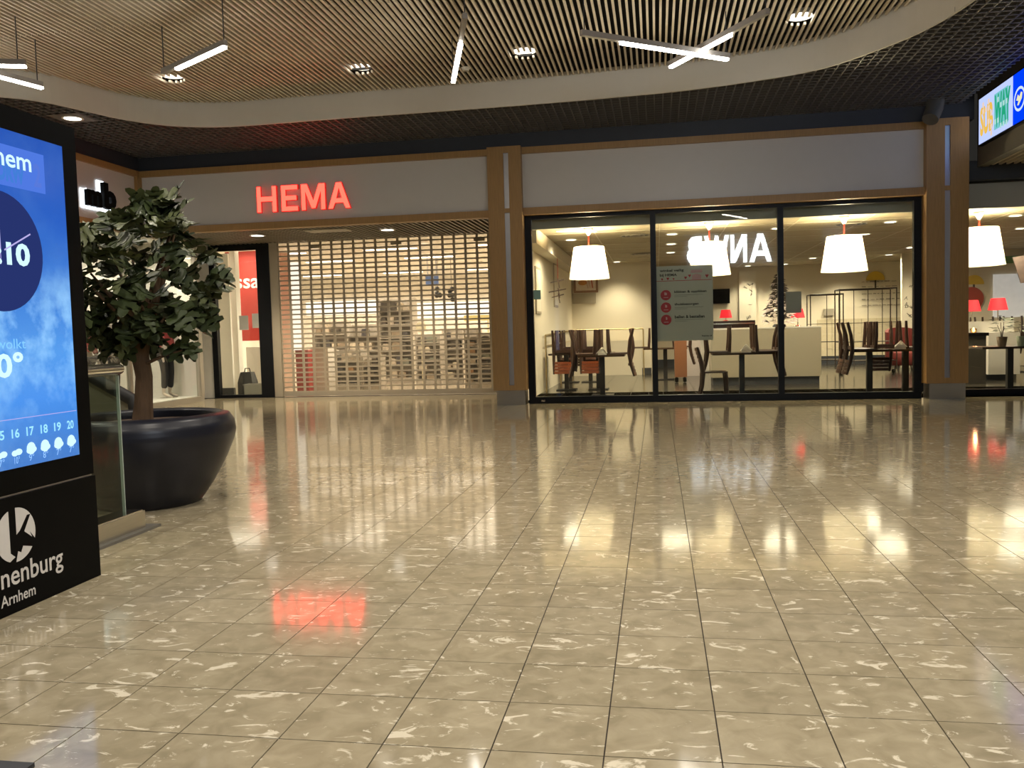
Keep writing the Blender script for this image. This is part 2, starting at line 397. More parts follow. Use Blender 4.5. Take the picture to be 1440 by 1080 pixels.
# left wall: shop front turned along the mall
XL = -9.05
MB().box(XL-.1, XL, 3, 14.2, 3.22, 4.14).build('wall_left', M_FASCIA, kind='structure')
MB().box(XL-.1, XL+.05, 3, 14.2, 4.13, 4.235).build('trim_5', M_WOOD, kind='structure')
MB().box(XL-.1, XL+.05, 3, 14.2, 3.12, 3.235).build('trim_6', M_WOOD, kind='structure')
MB().box(XL-.1, XL+.06, 14.12, 14.26, 3.12, 4.235).build('trim_7', M_WOOD, kind='structure')
MB().box(XL-.3, XL, 3, 14.3, 4.24, 4.62).build('wall_bulkhead', M_DARK, kind='structure')
MB().box(XL-.12, XL, -1.2, 3, 0, 5.3).build('wall_left', M_FASCIA, kind='structure')
MB().box(XL-.12, XL, 3, 16.1, 4.62, 5.3).build('wall_left', M_BLACKP, kind='structure')
# left shop window
BEIGE = mat('beige_metal', (.40, .36, .29), .4, var=.04)
wl = thing('window_1', None, None, (XL, 10, 0), kind='structure')
MB().box(XL-.08, XL+.02, 3, 16.12, 0, .10).build('sill', BEIGE, wl)
MB().box(XL-.08, XL+.02, 3, 16.12, 3.10, 3.2).build('head', BEIGE, wl)
for y in (5.3, 8.1, 10.9, 13.72): MB().box(XL-.06, XL+.015, y-.035, y+.035, .1, 3.1).build('mullion', BEIGE, wl)
MB().box(XL-.08, XL+.02, 16.02, 16.14, .1, 3.1).build('mullion', BEIGE, wl)
yy = [3, 5.3, 8.1, 10.9, 13.72, 16.02]
for a, b in zip(yy, yy[1:]): MB().box(XL-.035, XL-.025, a+.035, b-.035, .1, 3.1).build('pane', M_GLASS, wl)
# fascia lettering of the left shop, black letters with a lit halo behind
sg = thing('shop_sign', 'black halo-lit letters m and b on the side shop fascia behind the tree', 'sign', (XL, 13.1, 3.4))
M_HALO = emit('halo_light', (.85, .92, 1), 3.0)
text('m', 'E', (XL+.05, 12.66, 3.43), .36, .26, .07, .05, 'letter', M_BLACK, sg)
text('b', 'E', (XL+.05, 13.08, 3.43), .32, .43, .07, .05, 'letter', M_BLACK, sg)
text('m', 'E', (XL+.012, 12.62, 3.395), .44, .33, .008, .09, 'halo', M_HALO, sg)
text('b', 'E', (XL+.012, 13.04, 3.395), .40, .50, .008, .09, 'halo', M_HALO, sg)
# left shop interior
MB().box(-11.3, XL-.1, 3, 16.12, 0, .1).build('floor', M_WHITE, kind='structure')
MB().box(-11.4, -11.3, 3, 16.12, 0, 3.3).build('wall_left', M_WHITE, kind='structure')
MB().box(-11.4, XL-.09, 16.12, 16.2, 0, 3.2).build('wall_left', M_WHITE, kind='structure')
MB().box(-11.3, XL-.1, 3, 16.12, 3.2, 3.28).build('ceiling', M_WHITE, kind='structure')
bd = MB().box(-10.3, -10.24, 14.2, 15.9, .1, 3.0).build('display_backdrop', M_WHITE); tag(bd, 'tall white backdrop panel in the side shop window, by the black entrance frame', 'panel')
bd = MB().box(-10.3, -10.24, 11.3, 13.5, .1, 3.0).build('display_backdrop', M_WHITE); tag(bd, 'wide white backdrop panel in the side shop window, behind the dark-coated mannequin', 'panel')
for y in (11.8, 13.0, 14.5, 15.6):
    spot('shop_window_beam', (-9.5, y, 3.12), 95*LAMP, 150, (1, .90, .76), .25)

# HEMA entrance recess: soffit, glazed panel, back wall
SZ = 3.18
so = MB().box(-9.1, -2.66, 14.36, 16.95, SZ+.1, SZ+.14).build('ceiling', M_BLACKP, kind='structure')
sl = MB()
for k in range(64):
    x = -9.05+k*.1
    if x < -2.7: sl.box(x-.02, x+.02, 14.37, 16.85, SZ, SZ+.04)
sl.build('soffit_slats', mat('soffit_metal', (.22, .19, .15), .5), so, kind='stuff')
MB().box(-6.35, -5.55, 15.1, 15.5, SZ-.012, SZ).build('access_hatch', BEIGE, so)
MB().box(-2.70, -2.64, 14.46, 16.95, 0, SZ).build('wall_right', M_CREAM, kind='structure')
YE = 16.9
d1 = thing('door_1', None, None, (-8.5, YE, 0), kind='structure')
MB().box(-9.2, -9.08, YE-.06, YE+.06, 0, SZ).build('jamb', M_FRAME, d1)
MB().box(-8.14, -7.86, YE-.06, YE+.06, 0, SZ).build('jamb', M_FRAME, d1)
MB().box(-9.08, -8.14, YE-.05, YE+.05, 3.06, SZ).build('head_rail', M_FRAME, d1)
MB().box(-9.08, -8.14, YE-.05, YE+.05, 0, .06).build('bottom_rail', M_FRAME, d1)
MB().box(-9.08, -8.14, YE-.005, YE+.005, .06, 3.06).build('pane', M_GLASS, d1)
for i, (x, y) in enumerate(((343, 454), (361, 451))):
    p = at(x, y, YE-.012); nt_ = MB().box(p.x-.1, p.x+.1, p.y-.003, p.y, p.z-.15, p.z+.15).build('paper_notice', mat('paper', (.72, .70, .63), .7))
    tag(nt_, ('white paper notice taped to the entrance glass, nearer the tree', 'white paper notice taped to the entrance glass, over the red poster')[i], 'notice')
# ------------------------------------------------------------------ roller shutter
rs = thing('roller_shutter', 'closed grey roller shutter of brick-pattern slats with clear openings across the store entrance', 'shutter', (-5.4, YE, 0))
M_SHUT = mat('shutter_metal', (.47, .41, .32), .38, .25, var=.06)
X0, X1 = -7.68, -3.02; NC = 20; PW = (X1-X0)/NC; RH = .1; Z0 = .10
sm = MB()
sm.box(X0, X1, -.012, .012, 0, .015).box(X0, X1, -.012, .012, RH-.015, RH)
for k in range(NC+1):
    x = X0+k*PW; sm.box(max(X0, x-.024), min(X1, x+.024), -.011, .011, .015, RH-.015)
first = None
for k in range(31):
    if first is None:
        first = sm.build('slat', M_SHUT, rs, fixn=True)
        me = first.data; me.transform(Matrix.Translation(wloc(rs))); first.location = (0, 0, 0)
        cs = MB().box(X0+.01, X1-.01, -.003, .003, .01, RH-.01).build('clear_strip', M_CLEAR, rs); cs.data.transform(Matrix.Translation(wloc(rs)))
        cs.parent = first
        first.location = (-wloc(rs).x, 0, Z0); o = first
    else:
        o = dup(first, rs)
        o.location = (-wloc(rs).x, 0, Z0+k*RH)
MB().box(X0, X1, YE-.02, YE+.02, .012, .10).build('bottom_bar', M_SHUT, rs)
MB().box(-7.86, X0, YE-.04, YE+.04, 0, SZ).build('guide_rail', M_SHUT, rs)
MB().box(X1, -2.70, YE-.04, YE+.04, 0, SZ).build('guide_rail', M_SHUT, rs)
for x, y in ((443, 347), (557, 342), (674, 337)):
    p = at(x, y, YE-.03); MB().cbox(p.x, p.y, p.z, .22, .03, .055).build('top_lock', BEIGE, rs)
# ------------------------------------------------------------------ HEMA sign
hs = thing('shop_sign', 'glowing red HEMA letters on the grey fascia over the roller shutter', 'sign', (-5.95, 14.24, 3.4))
M_RED_L = emit('red_letter_light', (1, .024, .015), 9.5); M_RED_S = mat('red_letter_side', (.5, .02, .015), .4, emis=.55)
for ch, xa, xb, ya, yb in (('H', 361.7, 388.5, 262.5, 298.5), ('E', 396, 418.5, 260, 297), ('M', 424, 457, 257.5, 295.5), ('A', 461.5, 492, 254.5, 293.5)):
    a = at(xa, yb, 14.2); b = at(xb, ya, 14.2)
    h = .452; z = 3.395; wd = b.x-a.x
    L_ = letter(ch, 'S', (a.x, 14.255, z), wd, h, .055, 'letter', M_RED_S, hs)
    letter(ch, 'S', (a.x+.008, 14.196, z+.008), wd-.016, h-.016, 0, 'letter_face', M_RED_L, L_)
# ------------------------------------------------------------------ right side bulkhead with advertising screen, soffit, second window
M_OLIVE = mat('bulkhead_paint', (.14, .125, .10), .5, var=.05)
XR = 4.85
MB().box(XR, XR+.15, 2, 14.3, 3.52, 5.25).build('wall_right', M_OLIVE, kind='structure')
so2 = MB().box(XR+.15, 8.2, 2, 14.75, 3.62, 3.66).build('ceiling', M_BLACKP, kind='structure')
sl = MB()
for k in range(32): sl.box(XR+.2+k*.105, XR+.235+k*.105, 2, 14.3, 3.54, 3.6)
sl.build('soffit_slats', M_SLAT, so2, kind='stuff')
MB().box(4.70, 8.2, 14.3, 14.86, 3.33, 3.62).build('wall_bulkhead', M_DARK, kind='structure')
MB().box(4.70, 8.2, 14.70, 14.74, 3.27, 3.30).build('trim_8', M_ALU, kind='structure')
MB().box(8.1, 8.25, -1.2, 14.8, 0, 3.6).build('wall_right', M_OLIVE, kind='structure')
scn = thing('advertising_screen', 'long lit advertising screen on the olive bulkhead beside the second wood column', 'screen', (XR-.03, 13.0, 3.8))
yA, yB, zA, zB = 14.05, 12.80, 3.805, 4.465
MB().box(XR-.06, XR-.002, 10.9, yA+.02, zA-.02, zB+.02).build('housing', M_BLACK, scn)
xs = XR-.065
E_ = MB(); E_.add(pane_on('W', (xs, yA, zA), [(0, 0), (yA-yB, 0), (yA-yB, zB-zA), (0, zB-zA)]), [(0, 1, 2, 3)]); E_.build('white_screen', emit('scr_white', (.50, .60, 1.0), .95), scn)
E_ = MB(); E_.add(pane_on('W', (xs, yB, zA), [(0, 0), (1.88, 0), (1.88, zB-zA), (0, zB-zA)]), [(0, 1, 2, 3)]); E_.build('blue_screen', emit('scr_blue', (.0, .05, .95), .9), scn)
SY = emit('scr_yellow', (.95, .58, .10), .8); SGn = emit('scr_green', (.02, .42, .22), .8); SGl = emit('scr_teal', (.20, .62, .66), .8)
text('SUB', 'W', (xs-.003, yA-.06, zA+.10), .50, .42, 0, .05, 'lettering', SY, scn)
E_ = MB(); E_.add(pane_on('W', (xs-.002, yA-.60, zA+.08), [(0, 0), (.50, 0), (.50, .50), (0, .50)]), [(0, 1, 2, 3)]); E_.build('teal_field', SGl, scn)
text('WAY', 'W', (xs-.004, yA-.62, zA+.10), .56, .46, 0, .05, 'lettering', SGn, scn)
t_ = MB(); rr = random.Random(3)
for _ in range(12):
    u = .05+.105*rr.randrange(5); v = .03+.095*rr.randrange(6); t_.add(pane_on('W', (xs-.006, yA, zA), [(u, v), (u+.07, v), (u+.07, v+.07), (u, v+.07)]), [(0, 1, 2, 3)])
t_.build('mosaic_blocks', emit('scr_peach', (.85, .66, .55), .85), scn, kind='stuff')
t_ = MB()
for _ in range(9):
    u = .62+.10*rr.randrange(5); v = .06+.095*rr.randrange(5); t_.add(pane_on('W', (xs-.006, yA, zA), [(u, v), (u+.06, v), (u+.06, v+.07), (u, v+.07)]), [(0, 1, 2, 3)])
t_.build('mosaic_blocks', emit('scr_pale_green', (.45, .75, .72), .85), scn, kind='stuff')
ring = []; co = circ(.22, .30, .18, 28, ry=.16); ci = circ(.22, .30, .145, 28, ry=.125)
E_ = MB(); E_.add(pane_on('W', (xs-.003, yB, zA), co+ci), [(i, (i+1) % 28, 28+(i+1) % 28, 28+i) for i in range(28)]); E_.build('emblem_ring', emit('scr_silver', (.65, .78, .9), .9), scn)
E_ = MB(); E_.add(pane_on('W', (xs-.004, yB, zA), [(.12, .30), (.17, .37), (.22, .33), (.27, .38), (.32, .36), (.30, .29), (.24, .25), (.20, .22), (.15, .23), (.19, .28)]), [tuple(range(10))]); E_.build('emblem', emit('scr_pale_yellow', (.85, .8, .5), .9), scn)
ds = MB().tube([at(1318, 128, 14.0), at(1314, 152, 14.0), at(1308, 168, 13.9)], [.125, .125, .115], 18).build('ceiling_spotlight', mat('dark_pipe', (.10, .095, .085), .6)); tag(ds, 'thick dark pipe stub hanging from the ceiling grid over the second wood column', 'pipe')

# window bays of the restaurant
YG = 14.40
w2 = thing('window_2', None, None, (1, YG, 0), kind='structure')
MB().box(-2.14, 4.07, YG-.05, YG+.05, 0, .11).build('bottom_rail', M_FRAME, w2)
MB().box(-2.14, 4.07, YG-.05, YG+.05, 3.07, 3.14).build('top_rail', M_FRAME, w2)
MB().box(-2.14, -2.03, YG-.05, YG+.05, .11, 3.07).build('jamb', M_FRAME, w2)
MB().box(3.96, 4.10, YG-.05, YG+.05, .11, 3.07).build('jamb', M_FRAME, w2)
for x in (-.035, 1.965): MB().box(x-.045, x+.045, YG-.05, YG+.05, .11, 3.07).build('mullion', M_FRAME, w2)
for a, b in ((-2.03, -.08), (.01, 1.92), (2.01, 3.96)): MB().box(a, b, YG-.006, YG+.006, .11, 3.07).build('pane', M_GLASS, w2)
MB().box(-1.93, -1.87, YG-.06, YG-.05, .03, .06).build('floor_lock', M_CHROME, w2)
YR = 14.78
w3 = thing('window_3', None, None, (6.3, YR, 0), kind='structure')
MB().box(4.66, 8.1, YR-.05, YR+.05, 0, .10).build('bottom_rail', M_FRAME, w3)
MB().box(4.66, 8.1, YR-.05, YR+.05, 3.17, 3.33).build('top_rail', M_FRAME, w3)
MB().box(4.60, 4.72, YR-.4, YR+.05, 0, 3.2).build('jamb', M_FRAME, w3)
MB().box(6.6, 6.69, YR-.05, YR+.05, .1, 3.17).build('mullion', M_FRAME, w3)
for a, b in ((4.72, 6.6), (6.69, 8.1)): MB().box(a, b, YR-.006, YR+.006, .1, 3.17).build('pane', M_GLASS, w3)

# ------------------------------------------------------------------ restaurant shell
M_RFLOOR = mat('restaurant_floor', (.05, .044, .034), .16, var=.15, scale=3)
rf = MB().box(-2.3, 9.4, YG+.05, 28, -.05, -.004).build('floor', M_JOINT, origin=(3, 20, 0), kind='structure')
tf = MB(); RT = .6
for i in range(20):
    for j in range(23):
        x = -2.3+i*RT; y = 14.46+j*RT
        if x+RT < 9.5: tf.box(x+.002, x+RT-.002, y+.002, y+RT-.002, -.02, 0)
tf.build('tile_field', M_RFLOOR, rf, kind='stuff')
MB().box(-2.36, -2.26, 14.46, 23.6, 0, 3.2).build('wall_left', M_CREAM, kind='structure')
MB().box(-2.36, -.15, 23.5, 23.6, 0, 3.2).build('wall_back', M_CREAM, kind='structure')
MB().box(-.25, -.15, 23.6, 27.1, 0, 3.2).build('wall_back', M_CREAM, kind='structure')
MB().box(-.25, 9.5, 27.0, 27.1, 0, 3.2).build('wall_back', M_CREAM, kind='structure')
MB().box(9.4, 9.5, 14.86, 27.0, 0, 3.2).build('wall_right', M_CREAM, kind='structure')
MB().box(-2.26, -.16, 23.46, 23.5, 0, .16).build('baseboard_back', M_DARK, kind='structure')
MB().box(-.15, 9.4, 26.96, 27.0, 0, .25).build('baseboard_back', M_DARK, kind='structure')
MB().box(-2.26, 9.4, 14.62, 14.74, 2.935, 3.32).build('wall_header', mat('header_paint', (.42, .42, .37), .6, var=.03), kind='structure')
MB().box(4.7, 9.4, 14.86, 14.92, 2.96, 3.32).build('wall_header', mat('header_paint', (.42, .42, .37), .6, var=.03), kind='structure')
rc = MB().box(-2.36, 9.5, 14.46, 27.1, 3.32, 3.36).build('ceiling', M_BLACKP, kind='structure')
M_PANEL = mat('ceiling_panel', (.47, .405, .28), .75, var=.05, scale=30)
pp = None
for i in range(10):
    for j in range(11):
        x = -2.26+(i+.5)*1.17; y = 14.74+(j+.5)*1.17
        if pp is None: pp = MB().box(-.57, .57, -.57, .57, 0, .03).build('ceiling_panel', M_PANEL, rc); pp.data.transform(Matrix.Translation(wloc(rc))); o = pp
        else: o = pp.copy(); C.objects.link(o); o.parent = rc
        o.location = Vector((x, y, 2.985))-wloc(rc)
tb = MB()
for i in range(11): tb.box(-2.26+i*1.17-.012, -2.26+i*1.17+.012, 14.74, 27, 2.98, 2.995)
for j in range(11): tb.box(-2.26, 9.4, 14.74+j*1.17-.012, 14.74+j*1.17+.012, 2.98, 2.995)
tb.build('ceiling_rail', mat('ceiling_rail_paint', (.66, .60, .46), .6), rc, kind='stuff')
MB().box(-2.26, -2.0, 14.74, 23.5, 2.72, 2.98).build('wall_box_beam', M_CREAM, kind='structure')

# ------------------------------------------------------------------ pendant lamps
def shade_mat():
    m = bpy.data.materials.new('pendant_fabric'); m.use_nodes = True; nt = m.node_tree; N = nt.nodes; L = nt.links
    N.remove(N['Principled BSDF'])
    tc = N.new('ShaderNodeTexCoord'); nz = N.new('ShaderNodeTexNoise'); nz.inputs['Scale'].default_value = 60; L.new(tc.outputs['Object'], nz.inputs[0])
    mx = N.new('ShaderNodeMix'); mx.data_type = 'RGBA'; mx.inputs[6].default_value = (.9, .80, .60, 1); mx.inputs[7].default_value = (.96, .88, .68, 1); L.new(nz.outputs['Fac'], mx.inputs[0])
    t = N.new('ShaderNodeBsdfTranslucent'); d = N.new('ShaderNodeBsdfDiffuse'); L.new(mx.outputs[2], t.inputs[0]); L.new(mx.outputs[2], d.inputs[0])
    s = N.new('ShaderNodeMixShader'); s.inputs[0].default_value = .4; L.new(t.outputs[0], s.inputs[1]); L.new(d.outputs[0], s.inputs[2])
    e = N.new('ShaderNodeEmission'); e.inputs[0].default_value = (1, .86, .60, 1); e.inputs[1].default_value = .72
    a = N.new('ShaderNodeAddShader'); L.new(s.outputs[0], a.inputs[0]); L.new(e.outputs[0], a.inputs[1]); L.new(a.outputs[0], N['Material Output'].inputs[0]); return m
M_SHADE = shade_mat(); M_RED = mat('red_plastic', (.55, .06, .03), .4)
def pendant(x, y, zb, s, label):
    t = thing('pendant_lamp', label, 'lamp', (x, y, zb), 'white pendant lamps of the restaurant')
    MB().lathe([(.37*s, 0), (.275*s, .58*s)], (x, y, zb), 40).build('shade', M_SHADE, t)
    r_ = MB()
    for k in range(3):
        a = k*2.094; r_.bar((x, y, zb+.5*s), (x+.285*s*math.cos(a), y+.285*s*math.sin(a), zb+.5*s), .006)
    r_.build('spider', M_ALU, t)
    MB().lathe([(0, .26*s), (.05, .29*s), (.06, .33*s), (.02, .42*s), (0, .42*s)], (x, y, zb), 14).build('bulb', emit('bulb', (1, .8, .5), 20), t)
    MB().tube([(x, y, zb+.42*s), (x, y, 2.93)], .014, 8).build('cord', M_RED, t)
    MB().lathe([(0, -.13), (.02, -.12), (.085, -.01), (.085, 0)], (x, y, 2.98), 18).build('ceiling_rose', M_WHITE, t)
    point('pendant_bulb', (x, y, zb+.50*s), 190*LAMP, (1, .80, .50), .05)
pendant(-1.145, 15.2, 2.105, .95, 'lit white drum pendant lamp in the window bay next to the first wood column')
pendant(.91, 15.2, 2.09, .95, 'lit white drum pendant lamp above the white poster in the middle window bay')
pendant(3.10, 15.2, 2.07, 1.0, 'lit white drum pendant lamp in the window bay before the second wood column')
pendant(5.29, 15.5, 2.10, 1.06, 'lit white drum pendant lamp in the bay beyond the second wood column')
# ------------------------------------------------------------------ recessed downlights (restaurant) and air vents
def downlight(x, y, z, r, label, power, m=None, cat='downlight', group=None, angle=120):
    t = thing('downlight', label, cat, (x, y, z), group)
    MB().lathe([(r*1.25, -.004), (r*1.25, -.012), (r, -.012), (r, .0)], (x, y, z), 24).build('trim_ring', M_WHITE, t)
    MB().disc((x, y, z-.006), r, 24, -1).build('lamp_disc', m or M_SPOT, t, fixn=False)
    if power: spot('down_beam', (x, y, z-.06), power*LAMP, angle, (1, .84, .60), .28)
    return t
RD = [((803, 337), 'by the left wall above the food picture'), ((945, 329), 'nearest of three over the poster'), ((944, 343), 'middle one of three over the poster'), ((943, 355), 'farthest of three over the poster'),
      ((1093, 321), 'beside the mullion right of the mirrored sign'), ((1252, 312), 'near the glass behind the third pendant lamp'), ((1216, 329), 'just behind the third pendant lamp'),
      ((1143, 363), 'far back over the wire racks'), ((1250, 358), 'far back before the patterned wall panel'), ((1280, 348), 'far back beside the second wood column'),
      ((1428, 303), 'beside the fourth pendant lamp'), ((1436, 321), 'behind the fourth pendant lamp')]
for p, ds_ in RD:
    q = atz(*p, 2.98); downlight(q.x, q.y, 2.98, .10, 'round recessed ceiling light in the restaurant, '+ds_, 170 if q.y < 17.5 else 330, angle=165)
for x_, y_, lb in ((1188, 26.3, 'round wall-washing ceiling light behind the third pendant lamp'), (1052, 26.4, 'round wall-washing ceiling light over the tall line-drawn panel'), (1104, 26.3, 'round wall-washing ceiling light above the flocked tree'), (868, 22.9, 'round wall-washing ceiling light over the left back wall')):
    downlight(at(x_, 400, y_).x, y_, 2.98, .09, lb, 170, angle=110)
for p, lb in (((893, 331), 'round slotted air vent in the restaurant ceiling beside the first mullion'), ((903, 357), 'smaller-looking slotted air vent farther back in the restaurant ceiling'), ((1197, 315), 'round slotted air vent behind the third pendant lamp')):
    q = atz(*p, 2.975); t = thing('air_vent', lb, 'vent', (q.x, q.y, 2.97))
    MB().disc((q.x, q.y, 2.972), .27, 28, -1).build('vent_plate', M_DARK, t, fixn=False)
    for k in range(1, 4): MB().lathe([(.085*k, 0), (.085*k+.018, -.01), (.085*k+.018, .0)], (q.x, q.y, 2.972), 28).build('vent_ring', BEIGE, t)

# ------------------------------------------------------------------ chairs and tables
M_CHAIR = mat('dark_walnut', (.042, .017, .010), .42, var=.3, stretch=(3, 3, 20)); M_BACK = mat('orange_plywood', (.28, .075, .03), .3, var=.2, stretch=(2, 12, 2))
def chair_proto(M_BACK):
    t = thing('dining_chair', 'x', 'chair', (0, 0, 0))
    sm_ = MB(); nx = 6                              # scooped seat
    top = []; 
    for j in range(5):
        for i in range(nx+1):
            u = -.2+.4*i/nx; v = -.2+.4*j/4; top.append((u*(1-.05*(v < 0)), v, .465-.012*(1-(u/.2)**2)))
    k = nx+1; fs = [(j*k+i, j*k+i+1, (j+1)*k+i+1, (j+1)*k+i) for j in range(4) for i in range(nx)]
    nv = len(top); low = [(a, b, c-.022) for a, b, c in top]
    edge = [j*k for j in range(5)]+[4*k+i for i in range(1, nx+1)]+[j*k+nx for j in (3, 2, 1, 0)]+[i for i in range(nx-1, 0, -1)]
    fs2 = fs+[tuple(a+nv for a in f)[::-1] for f in fs]+[(edge[i], edge[(i+1) % len(edge)], edge[(i+1) % len(edge)]+nv, edge[i]+nv) for i in range(len(edge))]
    sm_.add(top+low, fs2); sm_.build('seat', M_CHAIR, t)
    for sx in (-1, 1):
        MB().tube([(sx*.185, .19, 0), (sx*.18, .185, .22), (sx*.175, .17, .445)], [.021, .028, .032], 8).build('leg', M_CHAIR, t)
        MB().tube([(sx*.195, -.27, 0), (sx*.19, -.215, .22), (sx*.185, -.195, .45), (sx*.185, -.225, .65), (sx*.18, -.285, .87)], [.023, .029, .034, .028, .02], 8).build('leg', M_CHAIR, t)
    MB().bar((-.17, .17, .42), (.17, .17, .42), .02, .05).build('seat_rail', M_CHAIR, t)
    MB().bar((-.18, -.19, .42), (.18, -.19, .42), .02, .05).build('seat_rail', M_CHAIR, t)
    for k in range(4):                               # curved back slats
        z = .625+k*.062; yb = -.222-.05*k*.36; b = MB(); pts = [(-.19+.38*i/8, yb-.035*math.sin(math.pi*i/8)-.004, z) for i in range(9)]
        vs = [(x, y+dy, zz+dz) for x, y, zz in pts for dy, dz in ((-.008, 0), (.008, 0), (.004, .054), (-.012, .054))]
        f_ = [(4*i+a, 4*i+(a+1) % 4, 4*i+4+(a+1) % 4, 4*i+4+a) for i in range(8) for a in range(4)]+[(3, 2, 1, 0), (32, 33, 34, 35)]
        b.add(vs, f_); b.build('back_slat', M_BACK, t)
    return t
CH = {}
M_DBACK = mat('dark_plywood', (.085, .034, .018), .4, var=.3, stretch=(2, 12, 2))
def chair(x, y, rot, label, inverted=True, zt=.755, group=None, back=None):
    back = back or M_DBACK
    if back not in CH: CH[back] = chair_proto(back); o = CH[back]
    else: o = dup(CH[back])
    o['label'] = label
    if group: o['group'] = group
    if inverted:                                     # seat face down on the table top, back hanging over the edge
        o.matrix_world = Matrix.Translation((x, y, zt+.466)) @ Matrix.Rotation(rot, 4, 'Z') @ Matrix.Rotation(math.pi, 4, 'Y')
    else:
        o.matrix_world = Matrix.Translation((x, y, 0)) @ Matrix.Rotation(rot, 4, 'Z')
    bpy.context.view_layer.update()
    return o
M_TTOP = mat('table_top_wood', (.06, .035, .02), .22, var=.25, stretch=(2, 14, 2)); M_TLEG = mat('table_leg_black', (.012, .012, .013), .35)
def table(x, y, w_, d_, label, legs=1, h=.755, leg='post'):
    t = thing('dining_table', label, 'table', (x, y, 0))
    MB().box(x-w_/2, x+w_/2, y-d_/2, y+d_/2, h-.035, h).build('table_top', M_TTOP, t)
    for k in range(legs):
        lx = x if legs == 1 else x-w_/2+w_*(k+.5)/legs
        MB().box(lx-.045, lx+.045, y-.045, y+.045, .02, h-.035).build('leg', M_TLEG, t)
        MB().box(lx-.2, lx+.2, y-.2, y+.2, 0, .02).build('foot_plate', M_TLEG, t)
    return t
def tent_card(x, y, z, label, rot=0):
    t = thing('tent_card', label, 'card', (x, y, z))
    w_, d_, h_ = .075, .05, .085
    MB().add([(x-w_, y-d_, z), (x+w_, y-d_, z), (x+w_*.0, y, z+.13), (x-w_, y-d_*.9, z), (x-w_, y-d_, z+.06), (x+w_, y-d_, z+.06)], [(0, 1, 5, 2, 4)]).build('front_face', M_WHITE, t)
    b = MB(); b.bar((x-w_*1.25, y-d_, z+.035), (x, y-d_*.6, z+.14), .02, .012); b.bar((x+w_*1.25, y-d_, z+.035), (x, y-d_*.6, z+.14), .02, .012); b.build('roof_edge', M_WHITE, t)
    MB().add([(x-w_, y+d_, z), (x+w_, y+d_, z), (x+w_, y+d_, z+.06), (x, y+.01, z+.13), (x-w_, y+d_, z+.06)], [(0, 1, 2, 3, 4)]).build('back_face', M_WHITE, t)
PI = math.pi
def px(x, Y): return at(x, 470, Y).x
# group 1: by the first wood column
x1 = px(846, 15.95)
table(x1, 15.95, .84, .7, 'dark wooden table with a tent card, nearest the glass in the first window bay')
chair(x1-.30, 15.95, -PI/2, 'chair upturned on the nearest first-bay table, back hanging toward the wood column')
chair(x1+.30, 16.0, PI/2, 'chair upturned on the nearest first-bay table, back hanging toward the first mullion')
tent_card(x1+.02, 15.70, .755, 'small house-shaped white card on the near table of the first window bay')
xa = px(818, 17.6)
table(xa, 17.6, 1.3, .75, 'long dark table with two pedestals behind the near table of the first window bay', 2)
chair(px(792, 17.3), 17.37, 0, 'chair upturned on the long table, orange back facing out, nearest the left restaurant wall', back=M_BACK)
chair(px(830, 17.3), 17.37, 0, 'chair upturned on the long table, orange back facing out, second from the left restaurant wall', back=M_BACK)
chair(px(795, 17.8), 17.84, PI, 'chair upturned on the back edge of the long table, near the left restaurant wall')
chair(px(832, 17.8), 17.84, PI, 'chair upturned on the back edge of the long table, farther from the left restaurant wall')
xb = px(815, 20.2)
table(xb, 20.2, .95, .75, 'dark table against the left restaurant wall behind the long table', 2)
chair(px(801, 20), 19.96, 0, 'chair upturned on the rear table in the left corner, nearer the wall')
chair(px(830, 20), 19.96, 0, 'chair upturned on the rear table in the left corner, nearer the middle')
chair(px(803, 20.4), 20.45, PI, 'chair upturned on the back edge of the corner table, nearer the wall')
chair(px(833, 20.4), 20.45, PI, 'chair upturned on the back edge of the corner table, nearer the middle')
xc = px(935, 20.6)
table(xc, 20.6, 1.0, .75, 'dark table behind the first mullion with a chair upturned on it', 1)
chair(px(902, 20.6), 20.6, -PI/2, 'chair upturned on the table behind the first mullion, nearer the wood column')
chair(px(958, 20.6), 20.6, PI/2, 'chair upturned on the table behind the first mullion, half hidden by the poster')
# group 2: middle bay
x2 = px(1043, 15.4)
table(x2, 15.45, 1.02, .72, 'dark wooden table with a tent card in the middle window bay', 1)
tent_card(px(1049, 15.2), 15.2, .755, 'small house-shaped white card on the table of the middle window bay')
chair(x2-.39, 15.5, -PI/2, 'chair upturned on the middle bay table, back hanging toward the poster')
chair(x2+.39, 15.23, PI/2, 'chair upturned on the middle bay table beside the mullion, nearer the glass')
chair(x2+.39, 15.67, PI/2, 'chair upturned on the middle bay table beside the mullion, farther from the glass')
chair(px(1004, 14.9), 14.85, -PI/2, 'dark chair standing upright on the floor below the white poster', inverted=False)
x2b = px(1215, 19.0)
# group 3: bay before the second column
x3 = px(1248, 15.4)
table(x3, 15.42, 1.15, .75, 'dark wooden table with a tent card before the second wood column', 2)
tent_card(px(1266, 15.15), 15.15, .755, 'small house-shaped white card on the table before the second wood column')
chair(x3-.45, 15.20, -PI/2, 'chair upturned before the second wood column, back toward the counter, nearer the glass')
chair(x3-.45, 15.65, -PI/2, 'chair upturned before the second wood column, back toward the counter, farther from the glass')
chair(x3+.0, 15.70, PI, 'chair upturned on the back edge of the table before the second wood column')
chair(x3+.45, 15.45, PI/2, 'chair upturned on the table before the second wood column, leaning toward the column')
